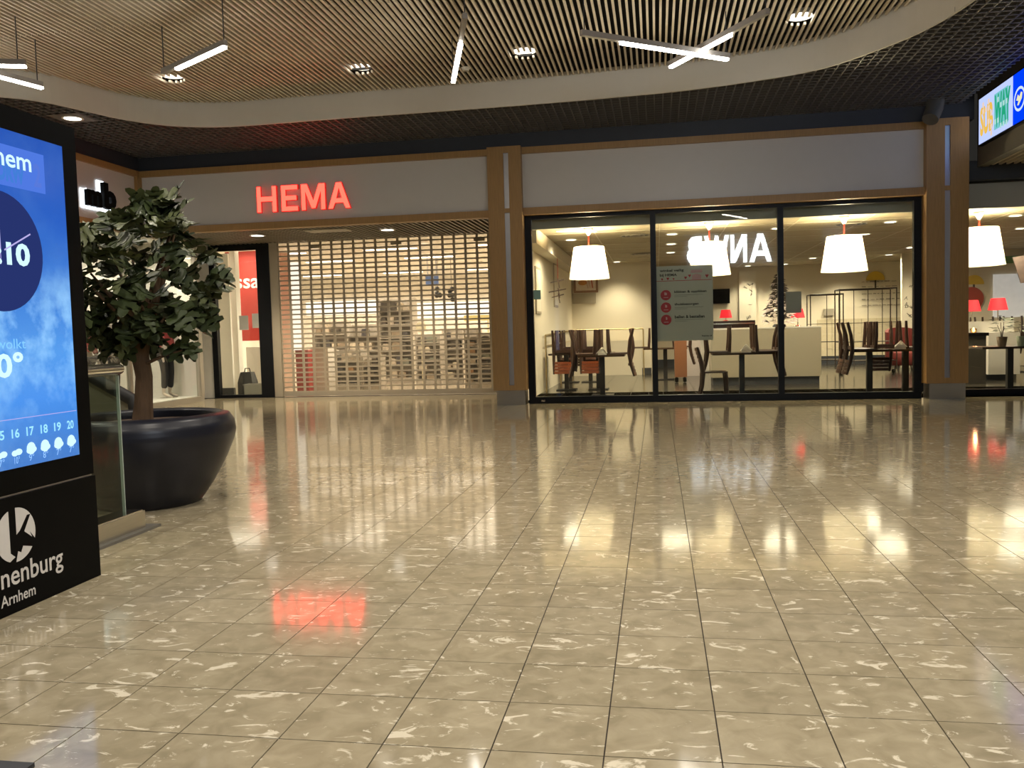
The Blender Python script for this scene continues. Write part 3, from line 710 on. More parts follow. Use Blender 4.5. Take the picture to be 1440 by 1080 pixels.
# group 4: beyond the second column
x4 = px(1420, 15.5)
table(x4, 15.5, 1.1, .75, 'dark wooden table with two potted plants beyond the second wood column', 1)
x5 = px(1415, 20.4)
table(x5, 21.2, 1.8, .8, 'dark table behind the low white partition, mostly hidden', 2, h=.80)
for k, (dx, lb) in enumerate(((-.62, 'leftmost'), (.0, 'middle'), (.62, 'rightmost'))):
    chair(x5+dx, 21.45, PI, 'chair upturned behind the low white partition, only its legs showing, %s of three' % lb, zt=.80)

# ------------------------------------------------------------------ restaurant furniture and decor
xa, xb_ = px(1000, 18.2), at(1155, 500, 18.2).x
ct = thing('counter', 'large plain white service counter behind the middle table', 'counter', ((xa+xb_)/2, 18.6, 0))
M_COUNT = mat('counter_laminate', (.40, .36, .28), .4, var=.03)
MB().box(xa, xb_, 18.2, 19.0, .16, 1.14).build('body', M_COUNT, ct); MB().box(xa+.03, xb_-.03, 18.25, 18.95, 0, .16).build('plinth', M_DARK, ct); MB().box(xa, xb_+.01, 18.19, 19.01, 1.14, 1.17).build('worktop', M_WHITE, ct)
# flocked Christmas tree on the counter
tx, ty = px(1096, 18.6), 18.6
tr = thing('christmas_tree', 'small flocked Christmas tree with white tufts standing on the white counter', 'tree', (tx, ty, 1.17))
MB().tube([(tx, ty, 1.17), (tx, ty, 2.25)], [.03, .008], 8).build('stem', M_CHAIR, tr)
MB().lathe([(.13, 0), (.14, .02), (.1, .06), (0, .06)], (tx, ty, 1.17), 16).build('stand', M_DARK, tr)
gr = MB(); wh = MB(); rr = random.Random(5)
for k in range(760):
    t_ = rr.random()**.8; z = 1.22+t_*1.02; r = (.36*(1-t_)+.03)*(.45+.55*rr.random()); a = rr.random()*6.283; c = Vector((tx+r*math.cos(a), ty+r*math.sin(a), z)); s = .035+.04*rr.random()
    d = Vector((math.cos(a), math.sin(a), .2-.5*rr.random())); u = d.cross(Vector((0, 0, 1))).normalized()*s*.6; up_ = Vector((0, 0, s*.5))
    (wh if rr.random() < .78-.80*t_ else gr).add([c-d*s-u*.3, c+u+up_*.4, c+d*s*1.3, c-u+up_*.4, c+up_*1.2], [(0, 1, 4), (1, 2, 4), (2, 3, 4), (3, 0, 4), (3, 2, 1, 0)])
gr.build('needles', mat('dark_needles', (.05, .035, .025), .7), tr, kind='stuff'); wh.build('snow_tufts', mat('white_flock', (.80, .70, .68), .8), tr, kind='stuff')
def red_lamp(x, y, zb, s, label, base):
    t = thing('table_lamp', label, 'lamp', (x, y, base))
    MB().lathe([(.17*s, 0), (.12*s, .22*s)], (x, y, zb), 24).build('lamp_shade', mat('red_shade', (.75, .02, .03), .6, emis=1.1), t)
    MB().tube([(x, y, base+.02), (x, y, zb+.12*s)], .012, 8).build('stem', M_CHROME, t)
    MB().lathe([(.09*s, 0), (.09*s, .015), (0, .03)], (x, y, base), 20).build('base', M_CHROME, t)
# back counter with food display
kx0, kx1 = px(985, 24), px(1062, 24)
kc = thing('back_counter', 'low dark and white serving counter along the back wall, beside the poster', 'counter', ((kx0+kx1)/2, 24.3, 0))
MB().box(kx0, kx1, 24, 24.7, 0, 1.05).build('body', M_WHITE, kc); MB().box(kx0, kx1, 23.98, 24.7, 1.05, 1.36).build('glass_case', mat('dark_case', (.06, .035, .03), .2), kc); MB().box(kx0, kx1, 23.95, 24.0, 1.14, 1.17).build('shelf_edge', M_CHROME, kc); MB().box(kx0, kx1, 23.95, 24.0, 1.27, 1.30).build('shelf_edge', M_CHROME, kc)
red_lamp(px(1021, 24.2), 24.2, at(1021, 447, 24.2).z, 1.0, 'red-shaded table lamp on the back counter beside the poster edge', 1.36)
red_lamp(px(1122, 18.85), 18.85, at(1122, 447, 18.85).z, .85, 'red-shaded table lamp on the white counter beside the flocked tree', 1.17)
mb_ = MB().box(px(1001, 26.9), px(1027, 26.9), 26.9, 26.95, at(1010, 427, 26.9).z, 2.35).build('menu_board', M_BLACK); tag(mb_, 'black menu board on the restaurant back wall beside the second pendant lamp', 'board')
# illustrated wall panels (line drawings)
M_ILL = mat('illustrated_panel', (.86, .80, .66), .7, var=.03); M_INK = mat('ink', (.09, .08, .06), .8)
def panel(x0, x1, z0, z1, y, label, seed, word=False):
    t = thing('wall_panel', label, 'panel', ((x0+x1)/2, y, z0)); MB().box(x0, x1, y-.02, y, z0, z1).build('board', M_ILL, t)
    r_ = random.Random(seed); b = MB()
    for _ in range(10):
        cx = x0+(x1-x0)*(.25+.5*r_.random()); cz = z0+(z1-z0)*(.12+.7*r_.random()); s = (x1-x0)*.2
        pts = [(cx+s*(r_.random()-.5)*1.6, y-.024, cz+s*(r_.random()-.5)*1.2) for _ in range(4)]
        for a, c_ in zip(pts, pts[1:]): b.bar(a, c_, .012, .004, Vector((0, 1, 0)))
    b.build('line_drawing', M_INK, t, kind='stuff')
panel(px(1040, 26.9), px(1064, 26.9), 1.05, 2.85, 26.92, 'tall pale wall panel with small line drawings, behind the middle table', 2)
panel(px(1268, 24), px(1292, 24), .9, 2.75, 24.0, 'tall pale wall panel with line drawings beside the second wood column', 9)
# painted sentence rows and yellow lamp drawing on the back wall
wt = thing('wall_lettering', 'rows of small dark script painted on the back wall behind the wire rack', 'lettering', (px(1235, 26.95), 26.95, 1.6))
b = MB(); r_ = random.Random(4)
for k, yy_ in enumerate((397, 404, 414, 422, 430)):
    q = at(1212, yy_, 26.97); x = q.x; z = q.z
    while x < px(1262, 26.95):
        l = .05+.1*r_.random(); b.box(x, x+l, 26.97, 26.985, z, z+.012+.02*r_.random()); x += l+.03+.03*r_.random()
b.build('script_row', mat('script_grey', (.34, .31, .25), .8), wt, kind='stuff')
def half_lamp(x, y, zc, s, label):
    t = thing('wall_decoration', label, 'decoration', (x, y, zc)); MB().prism([(x+u, zc+v) for u, v in circ(0, 0, s, 18, 0, PI)], 'y', y-.03, y).build('yellow_dome', mat('yellow_paint', (.80, .55, .06), .5), t)
    MB().box(x-.02, x+.02, y-.025, y, zc-s*.9, zc).build('stem', M_INK, t)
half_lamp(px(1231, 26.95), 26.94, at(1231, 394, 26.95).z, .26, 'yellow half-round lamp motif on the back wall above the wire rack')
half_lamp(px(1369, 24), 24.0, at(1369, 400, 24).z, .24, 'yellow half-round motif beyond the second wood column')
pl = MB().prism([(px(1365, 24)+u, at(1365, 420, 24).z+v) for u, v in circ(0, 0, .30, 28)], 'y', 23.96, 24.0).build('wall_plate', mat('red_plate', (.42, .07, .05), .4)); tag(pl, 'round red wall plate above the red lamps beyond the second column', 'plate')
# wire racks
def rack(x0, x1, y, z0, z1, d_, label, rods):
    t = thing('wire_rack', label, 'rack', ((x0+x1)/2, y, 0)); mm = mat('rack_wire', (.05, .035, .025), .4, .3)
    f_ = MB()
    for yy_ in (y, y+d_):
        for x in (x0, x1): f_.tube([(x, yy_, z0), (x, yy_, z1)], .014, 8)
        f_.tube([(x0, yy_, z1), (x1, yy_, z1)], .014, 8)
    for x in (x0, x1): f_.tube([(x, y, z1), (x, y+d_, z1)], .018, 8)
    f_.build('frame', mm, t)
    for k in range(rods): MB().tube([(x0+(x1-x0)*(k+1)/(rods+1), y, z0), (x0+(x1-x0)*(k+1)/(rods+1), y, z1)], .009, 6).build('upright_rod', mm, t)
    b_ = MB()
    for zz in (.3, .75, 1.2): b_.box(x0, x1, y, y+d_, zz, zz+.015)
    b_.build('shelf', mm, t)
    for x in (x0+.05, x1-.05): MB().lathe([(0, 0), (.04, .01), (.04, .09), (0, .1)], (x, y+.1, 0), 12).build('caster', M_BLACK, t)
rack(px(1140, 22.5), px(1186, 22.5), 22.5, .1, at(1160, 414, 22.5).z, .5, 'shorter wire trolley rack behind the white counter', 1)
rack(px(1181, 21.5), px(1261, 21.5), 21.5, .1, at(1220, 406, 21.5).z, .55, 'taller dark wire trolley rack behind the table before the second column', 3)
sb = MB().cbox(px(1166, 26.9), 26.93, at(1166, 439, 26.9).z, .28, .08, .2).build('wall_box', BEIGE); tag(sb, 'small grey box fixed to the back wall behind the shorter wire rack', 'box')
# tiled zone at the back wall
tz = MB()
for i in range(9):
    for j in range(5): tz.box(px(1150, 26.9)+i*.42, px(1150, 26.9)+i*.42+.41, 26.96, 26.99, .25+j*.22, .25+j*.22+.21)
tzo = tz.build('wall_tiles', mat('wall_tile', (.70, .62, .45), .2), kind='stuff'); tzo['label'] = 'cream wall tiles along the foot of the back wall behind the racks'; tzo['category'] = 'tiles'
# low partition with lamps beyond the second column
p0, p1 = px(1352, 18.6), px(1426, 18.6)
pt = thing('partition', 'low white partition beyond the second wood column with red lamps above it', 'partition', ((p0+p1)/2, 18.7, 0))
MB().box(p0, p1, 18.6, 18.75, .12, 1.17).build('panel', M_WHITE, pt); MB().box(p0+.4, p1, 18.3, 18.6, .12, .95).build('lower_unit', M_WHITE, pt); MB().box(p0, p1, 18.62, 18.74, 0, .12).build('plinth', M_DARK, pt)
red_lamp(px(1366, 19.2), 19.2, at(1366, 438, 19.2).z, 1.05, 'red-shaded lamp behind the low white partition, nearer the second wood column', .75)
red_lamp(px(1403, 19.2), 19.2, at(1403, 436, 19.2).z, 1.1, 'red-shaded lamp behind the low white partition, farther from the second wood column', .75)
sd = thing('sideboard', 'low dark sideboard behind the white partition carrying two red lamps', 'sideboard', ((p0+p1)/2, 19.2, 0)); MB().box(p0, p1, 19.0, 19.4, 0, .70).build('body', M_CHAIR, sd); MB().box(p0, p1, 18.98, 19.42, .70, .75).build('top', M_TTOP, sd)
tl = thing('tea_light', 'glowing tea light on the small dark stand before the white partition', 'candle', (px(1369, 17.6), 17.6, .96)); q = wloc(tl)
MB().lathe([(.05, 0), (.06, .08), (.055, .08), (.045, .01)], q, 16).build('glass_cup', glass('cup_glass', (.95, .8, .6), .05), tl); MB().lathe([(0, .012), (.03, .03), (.012, .09), (0, .10)], q, 10).build('flame', emit('flame', (1, .55, .2), 12), tl)
point('tea_light_glow', q+Vector((0, -.12, .1)), 2.5, (1, .5, .25), .03)
st = thing('side_stand', 'small dark stand with a tea light beside the second wood column', 'stand', (q.x, 17.6, 0)); MB().box(q.x-.28, q.x+.22, 17.45, 17.8, .90, .96).build('top', M_BLACK, st); MB().box(q.x-.25, q.x+.19, 17.5, 17.75, 0, .90).build('body', mat('stand_dark', (.05, .045, .035), .4), st)
# right back: glowing sheet painted as bright light on the wall, hanging picture, green band
bw = MB().box(px(1398, 23.9), 9.3, 23.94, 23.99, 1.25, 2.35).build('wall_glow_sheet', mat('wall_glow_pale', (.82, .80, .82), .5, emis=.35)); tag(bw, 'large pale sheet glowing as bright light on the wall behind the fourth pendant lamp', 'board')
gb = MB().box(px(1413, 23.8), 9.3, 23.9, 23.94, 2.62, 2.80).build('green_banner', mat('green_paint', (.16, .34, .10), .6)); tag(gb, 'green banner strip high up behind the fourth pendant lamp', 'banner')
hp = thing('hanging_picture', 'dark slanted hanging picture at the photo edge behind the fourth pendant lamp', 'picture', (px(1440, 19), 19, 2.1)); q = at(1424, 362, 19)
MB().add([(q.x, 19, q.z), (q.x+.5, 19, q.z+.07), (q.x+.62, 19, q.z-.52), (q.x+.16, 19, q.z-.52), (q.x, 19.03, q.z), (q.x+.5, 19.03, q.z+.07), (q.x+.62, 19.03, q.z-.52), (q.x+.16, 19.03, q.z-.52)], [(0, 1, 2, 3), (7, 6, 5, 4), (0, 4, 5, 1), (1, 5, 6, 2), (2, 6, 7, 3), (3, 7, 4, 0)]).build('board', mat('dark_picture', (.08, .055, .045), .5, var=.5, scale=12), hp)
MB().tube([(q.x+.25, 19.02, q.z), (q.x+.25, 19.02, 2.98)], .006, 6).build('wire', M_DARK, hp)
# rear walls of the right-hand part
MB().box(px(1268, 24)+0, 9.4, 24.0, 24.1, 0, 3.2).build('wall_back', M_CREAM, kind='structure')
# potted plants
def plant(x, y, z, h, r, label, seed, potc):
    t = thing('potted_plant', label, 'plant', (x, y, z)); r_ = random.Random(seed)
    MB().lathe([(.06, 0), (.085, .16), (.078, .16), (.055, .02), (0, .02)], (x, y, z), 18).build('pot', mat(potc[0], potc[1], .6), t)
    for k in range(5):
        a = r_.random()*6.28; MB().tube([(x, y, z+.1), (x+.03*math.cos(a), y+.03*math.sin(a), z+.1+h*.5), (x+r*.6*math.cos(a), y+r*.6*math.sin(a), z+.12+h*(.6+.4*r_.random()))], .005, 5).build('stem', M_CHAIR, t)
    lf = MB()
    for k in range(46):
        a = r_.random()*6.28; rad = r*math.sqrt(r_.random()); zz = z+.2+h*(.15+.85*r_.random()); c = Vector((x+rad*math.cos(a), y+rad*math.sin(a), zz)); d = Vector((math.cos(a), math.sin(a), .3*(r_.random()-.5))); u = Vector((-d.y, d.x, .2))*.028
        lf.add([c, c+d*.04+u, c+d*.10, c+d*.04-u], [(0, 1, 2, 3)])
    lf.build('foliage', mat('plant_leaf', (.05, .10, .035), .5), t, kind='stuff')
plant(px(1409, 15.4), 15.4, .755, .30, .12, 'potted plant in a brown pot on the table beyond the second wood column', 1, ('brown_pot', (.20, .13, .07)))
plant(px(1437, 15.45), 15.45, .755, .20, .15, 'bushy potted plant in a grey-green pot at the photo edge', 2, ('green_pot', (.32, .36, .26)))
# left restaurant wall decor
fp = thing('framed_picture', 'framed food picture hanging behind the first pendant lamp', 'picture', (px(823, 23.4), 23.45, 1.9)); a = at(810, 409, 23.45); b_ = at(839, 388, 23.45)
MB().box(a.x-.06, b_.x+.03, 23.44, 23.5, a.z-.06, b_.z+.04).build('frame', mat('picture_frame', (.30, .17, .10), .5), fp); MB().box(a.x, b_.x-.03, 23.43, 23.44, a.z, b_.z).build('print', mat('food_print', (.80, .62, .5), .6, var=.4, scale=7), fp)
q = ((a.x+b_.x)/2, (a.z+b_.z)/2)
MB().prism([(q[0]-.1+u, q[1]+.02+v) for u, v in circ(0, 0, .12, 20, ry=.07)], 'y', 23.42, 23.43).build('printed_roll', mat('food_orange', (.55, .25, .07), .6), fp)
b = MB()
for k in range(3): b.bar((q[0]+.05+.06*k, 23.425, q[1]-.13), (q[0]-.02+.08*k, 23.425, q[1]+.1), .03, .008)
b.build('printed_strips', mat('food_red', (.5, .12, .08), .6), fp)
ws = MB().box(px(806, 23.46), px(839, 23.46), 23.455, 23.5, at(820, 427, 23.46).z, a.z-.07).build('picture_shadow', mat('warm_grey', (.42, .37, .28), .7)); tag(ws, 'grey sheet standing in for the shadow below the framed food picture', 'board')  # grey sheet drawn as the picture's shadow on the wall
for i, (yy_, z0, z1, lb) in enumerate(((16.6, 1.55, 2.45, 'narrow dark-framed wall picture on the left restaurant wall, nearer the glass'), (19.6, 1.75, 2.75, 'narrow dark-framed wall picture on the left restaurant wall, farther back'))):
    t = thing('framed_picture', lb, 'picture', (-2.24, yy_, z0)); MB().box(-2.26, -2.235, yy_-.35, yy_+.35, z0, z1).build('frame', mat('warm_grey', (.42, .37, .28), .7), t); MB().box(-2.235, -2.23, yy_-.30, yy_+.30, z0+.05, z1-.05).build('print', M_ILL, t)
mo = thing('hanging_mobile', 'thin dark hanging mobile near the left restaurant wall', 'mobile', (px(784, 18), 18, 1.9)); q = at(784, 372, 18)
MB().tube([(q.x, 18, 2.98), (q.x, 18, at(0, 0, 18).z*0+q.z-.35)], .007, 6).build('wire', M_RED, mo)
b = MB()
for k, (z, l) in enumerate(((q.z-.35, .16), (q.z-.55, .2), (q.z-.66, .14))): b.bar((q.x-l, 18, z-.02), (q.x+l*.8, 18.05, z+.04), .02); b.bar((q.x, 18, z+.06), (q.x+.03, 18, z-.14), .018)
b.build('twig', M_CHAIR, mo)
wn_ = MB().box(px(776, 22), px(793, 22), 22.0, 22.01, at(785, 447, 22).z, at(785, 423, 22).z); wn_.box(px(784, 22)-.01, px(784, 22)+.01, 22.01, 22.03, 0, 1.5); wno = wn_.build('notice_stand', M_WHITE); tag(wno, 'white paper notice on a slim stand before the left restaurant wall', 'notice')
# brass rail
br = thing('hand_rail', 'thin brass rail around the left corner of the restaurant behind the upturned chairs', 'rail', (-1.2, 23.0, 0)); M_BRASS = mat('brass', (.60, .48, .26), .3, .8)
MB().tube([(-2.2, 17.2, 1.13), (-2.2, 22.6, 1.22), (-.35, 22.9, 1.22)], .02, 8).build('top_bar', M_BRASS, br); MB().tube([(-2.2, 17.2, .92), (-2.2, 22.6, .95)], .014, 8).build('mid_bar', M_BRASS, br)
for x, y in ((-2.2, 17.2), (-2.2, 19.8), (-2.2, 22.6), (-.35, 22.9)): MB().tube([(x, y, 0), (x, y, 1.2 if y > 17.5 else 1.13)], .018, 8).build('post', M_BRASS, br)
# low dado unit under rail
du = MB().box(-2.2, -.4, 23.0, 23.44, 0, .92).build('bench_unit', M_CREAM); tag(du, 'low cream bench unit along the back wall behind the upturned chairs', 'bench')
# cart behind the poster
kt = thing('trolley', 'brown wooden trolley on casters under the white poster', 'trolley', (px(955, 20), 20, 0)); a = px(948, 19.5); b_ = px(962, 19.5)
MB().box(a, b_+.05, 19.4, 19.9, .12, .98).build('body', mat('brown_wood', (.22, .09, .04), .4), kt)
for x in (a+.04, b_): MB().lathe([(0, 0), (.04, .01), (.04, .1), (0, .12)], (x, 19.5, 0), 10).build('caster', M_BLACK, kt)
gc = MB().box(px(963, 22), px(985, 22), 22, 22.5, 0, 1.05).build('grey_cabinet', mat('mauve_cabinet', (.48, .42, .40), .5)); tag(gc, 'pale grey cabinet behind the upright chair, under the poster', 'cabinet')
ra = thing('red_armchair', 'red rounded armchair far behind the table before the second wood column', 'armchair', (px(1270, 23), 23, 0)); q = wloc(ra); M_RA = mat('red_upholstery', (.17, .022, .018), .7)
MB().lathe([(0, .12), (.30, .12), (.33, .2), (.33, .42), (.28, .46), (0, .46)], q, 24).build('seat', M_RA, ra)
b = MB(); n_ = 14; vs = []
for k in range(n_+1):
    a = -.2+(PI+.4)*k/n_; c_, s_ = math.cos(a), math.sin(a); h_ = .95+.12*math.sin(max(0, min(PI, a)))
    vs += [(q.x+.34*c_, q.y+.34*s_, .2), (q.x+.42*c_, q.y+.42*s_, .2), (q.x+.42*c_, q.y+.42*s_, h_), (q.x+.34*c_, q.y+.34*s_, h_)]
b.add(vs, [(4*k+i, 4*k+(i+1) % 4, 4*k+4+(i+1) % 4, 4*k+4+i) for k in range(n_) for i in range(4)]+[(3, 2, 1, 0), (4*n_, 4*n_+1, 4*n_+2, 4*n_+3)]); b.build('backrest', M_RA, ra)
for k in range(4): a = PI/4+k*PI/2; MB().tube([(q.x+.22*math.cos(a), q.y+.22*math.sin(a), 0), (q.x+.2*math.cos(a), q.y+.2*math.sin(a), .13)], .018, 8).build('leg', M_CHAIR, ra)
gn = MB().box(at(1105, 425, YG+.02).x, at(1127, 425, YG+.02).x, YG+.012, YG+.016, at(1116, 440, YG).z, at(1116, 410, YG).z).build('window_notice', mat('grey_notice', (.50, .50, .45), .6)); tag(gn, 'plain grey paper notice on the glass beside the flocked tree', 'notice')
# stickers and poster on the glass
gs = MB().box(px(757, YG)-.06, px(757, YG)+.06, YG-.012, YG-.008, at(757, 421, YG).z, at(757, 408, YG).z).build('window_sticker', mat('green_sticker', (.25, .42, .36), .5)); tag(gs, 'small green square sticker on the glass beside the first wood column', 'sticker')
po = thing('window_poster', 'large white shop safety poster with three red icons hung inside the middle window bay', 'poster', (.5, YG+.03, .9))
PA = at(923, 480, YG+.03); PB = at(1002, 372, YG+.03); YP = YG+.022
W_, H_ = PB.x-PA.x, PB.z-PA.z; z0 = PA.z
MB().box(PA.x, PB.x, YP, YP+.006, z0, PB.z).build('sheet', mat('poster_paper', (.62, .63, .56), .6, var=.02), po)
M_TXT = mat('poster_ink', (.03, .03, .03), .6); M_PRED = mat('poster_red', (.50, .03, .05), .5); M_PINK = mat('poster_pink', (.72, .42, .45), .5)
def PT(u, v): return (PA.x+u*W_, YP-.002, z0+v*H_)
text('winkel veilig', 'S', PT(.08, .915), W_*.42, H_*.045, 0, .03, 'lettering', M_TXT, po)
text('bij HEMA', 'S', PT(.08, .855), W_*.30, H_*.045, 0, .03, 'lettering', M_TXT, po)
b = MB(); b.add(pane_on('S', PT(0, 0), [(W_*.02, H_*.80), (W_*.98, H_*.80), (W_*.98, H_*.807), (W_*.02, H_*.807)]), [(0, 1, 2, 3)])
for u, v, s in ((.12, .825, .04), (.22, .83, .05), (.32, .825, .035), (.53, .835, .05), (.60, .86, .05), (.90, .85, .06)):
    b.add(pane_on('S', PT(0, 0), [(u*W_, v*H_-s*.5*W_), (u*W_+s*.5*W_, v*H_+s*.3*W_), (u*W_+s*.25*W_, v*H_+s*.6*W_), (u*W_, v*H_+s*.35*W_), (u*W_-s*.25*W_, v*H_+s*.6*W_), (u*W_-s*.5*W_, v*H_+s*.3*W_)]), [tuple(range(6))])
b.build('red_motifs', M_PRED, po, kind='stuff')
b = MB(); b.add(pane_on('S', PT(0, 0), [(W_*.64, H_*.81), (W_*.80, H_*.81), (W_*.80, H_*.87), (W_*.72, H_*.89), (W_*.64, H_*.87)]), [tuple(range(5))])
b.add(pane_on('S', PT(0, 0), [(W_*.62, H_*.90), (W_*.82, H_*.90), (W_*.82, H_*.94), (W_*.62, H_*.94)]), [tuple(range(4))]); b.build('shop_motif', M_PINK, po, kind='stuff')
for k, (s, wd) in enumerate((('klikken & oppikken', .56), ('thuisbezorgen', .42), ('bellen & bestellen', .52))):
    v = .60-.165*k
    b = MB(); b.add(pane_on('S', PT(0, 0), circ(.18*W_, (v+.015)*H_, .092*W_, 28)), [tuple(range(28))]); ic = b.build('red_icon', M_PRED, po)
    b = MB(); b.add(pane_on('S', (PA.x, YP-.004, z0), [(.14*W_, (v-.02)*H_), (.22*W_, (v-.02)*H_), (.22*W_, (v-.012)*H_), (.14*W_, (v-.012)*H_)]), [(0, 1, 2, 3)])
    b.add(pane_on('S', (PA.x, YP-.004, z0), [((.155+.01*k)*W_, (v+.015)*H_), (.20*W_, (v+.015)*H_), (.20*W_, (v+.045)*H_), ((.155+.01*k)*W_, (v+.055)*H_)]), [(0, 1, 2, 3)]); b.build('icon_drawing', M_PINK, ic)
    text(s, 'S', PT(.33, v+.03), W_*wd, H_*.042, 0, .03, 'lettering', M_TXT, po)
    b = MB()
    for q in range(2): b.add(pane_on('S', PT(.33, v+.008-.02*q), [(0, 0), (W_*(.5-.28*q), 0), (W_*(.5-.28*q), H_*.007), (0, H_*.007)]), [(0, 1, 2, 3)])
    b.build('small_print', mat('small_print', (.35, .35, .32), .6), po, kind='stuff')
text('hema.nl', 'S', PT(.80, .05), W_*.17, H_*.02, 0, .03, 'lettering', M_TXT, po)
# ------------------------------------------------------------------ mall lamps
def tube(a, b, f0, f1, label, wires=(0.02, .98), group='hanging linear tube lamps'):
    """a,b: housing ends; f0..f1: the lit stretch along it."""
    a = Vector(a); b = Vector(b); t = thing('tube_lamp', label, 'lamp', (a+b)/2, group)
    MB().bar(a, b, .05, .06).build('housing', M_GREY, t)
    dz = Vector((0, 0, -.042))
    MB().bar(a+(b-a)*f0+dz, a+(b-a)*f1+dz, .05, .026).build('diffuser', M_TUBE, t)
    for f in wires:
        p = a+(b-a)*f; MB().tube([p, (p.x, p.y, ZS+.02)], .006, 6).build('wire', M_DARK, t)
    return t
ZT = 4.33
T = lambda x, y: atz(x, y, ZT)
tube(T(229, 101), T(317, 60), .24, .99, 'hanging tube lamp with a grey unlit end, above the potted tree')
tube(T(654, 22), T(637, 111), .34, .99, 'hanging tube lamp pointing straight at the shop front above the first wood column')
tube(T(817, 46), T(1025, 79), .25, .99, 'long hanging tube lamp of the crossed pair, running flat along the shop front')
tube(T(1080, 26)+Vector((0, 0, .075)), T(942, 99)+Vector((0, 0, .075)), .34, .99, 'upper slanting tube lamp of the crossed pair of hanging lamps')
tube(T(36, 88), T(-190, 84), .0, .7, 'upper hanging tube lamp above the digital totem at the photo edge', (.05, .95))
tube(T(59, 119), T(-80, 82), .0, .7, 'lower slanting hanging tube lamp above the digital totem at the photo edge', (.05, .95))
for i, (a, b) in enumerate((((-5.2, 5.6, ZT), (-3.8, 6.6, ZT)), ((-1.2, 4.8, ZT), (.2, 6.2, ZT)), ((-3.4, 2.2, ZT), (-1.8, 1.4, ZT)), ((1.6, 4.6, ZT), (2.6, 3.0, ZT)))):  # unseen tube lamps added for reflections and light
    tube(a, b, .25, .99, ('unseen hanging tube lamp added above the totem', 'unseen hanging tube lamp added over the open floor', 'unseen hanging tube lamp added near the camera', 'unseen hanging tube lamp added by the advertising screen')[i])
for (sx, sy), lb in zip(SPOTS, ('beside the tube lamp over the tree', 'above the space between sign and first column', 'above the first pendant lamp', 'nearest the advertising screen')):
    t = thing('recessed_spotlight', 'round recessed spotlight among the ceiling slats, '+lb, 'spotlight', (sx, sy, ZS))
    MB().lathe([(.15, .052), (.15, .11), (.0, .11)], (sx, sy, ZS), 28).build('can', M_WHITE, t)
    MB().disc((sx, sy, ZS+.085), .145, 28, -1).build('lamp_disc', M_SPOT, t, fixn=False)
q = atz(655, 95, ZS); t = thing('smoke_detector', 'small round smoke detector on the ceiling slats beside the straight tube lamp', 'detector', (q.x, q.y, ZS))
MB().lathe([(0, -.045), (.04, -.045), (.055, -.02), (.06, 0)], (q.x, q.y, ZS), 20).build('housing', M_WHITE, t); MB().lathe([(.02, -.052), (.03, -.046)], (q.x, q.y, ZS), 16).build('sensor_ring', BEIGE, t)
q = atz(102, 166, ZM); t = downlight(q.x, q.y, ZM, .12, 'round downlight in a square plate set in the dark ceiling grid above the totem', 60)
MB().box(q.x-.24, q.x+.24, q.y-.24, q.y+.24, ZM-.004, ZM+.004).build('square_plate', mat('plate_grey', (.16, .14, .12), .5), t)
for p, lb in (((362, 331), 'round downlight in the entrance soffit above the glazed door panel'), ((545, 323), 'round downlight in the entrance soffit above the roller shutter')):
    q = atz(*p, SZ); downlight(q.x, q.y, SZ, .12, lb, 300, angle=100)
for y in (4.5, 7.0, 9.5):                            # same downlights of the dark grid beside the oval, right of the view
    downlight(4.1, y, ZM, .12, 'round downlight in the dark ceiling grid outside the view, %s' % {4.5: 'nearest the camera', 7.0: 'in the middle', 9.5: 'farthest from the camera'}[y], 25)

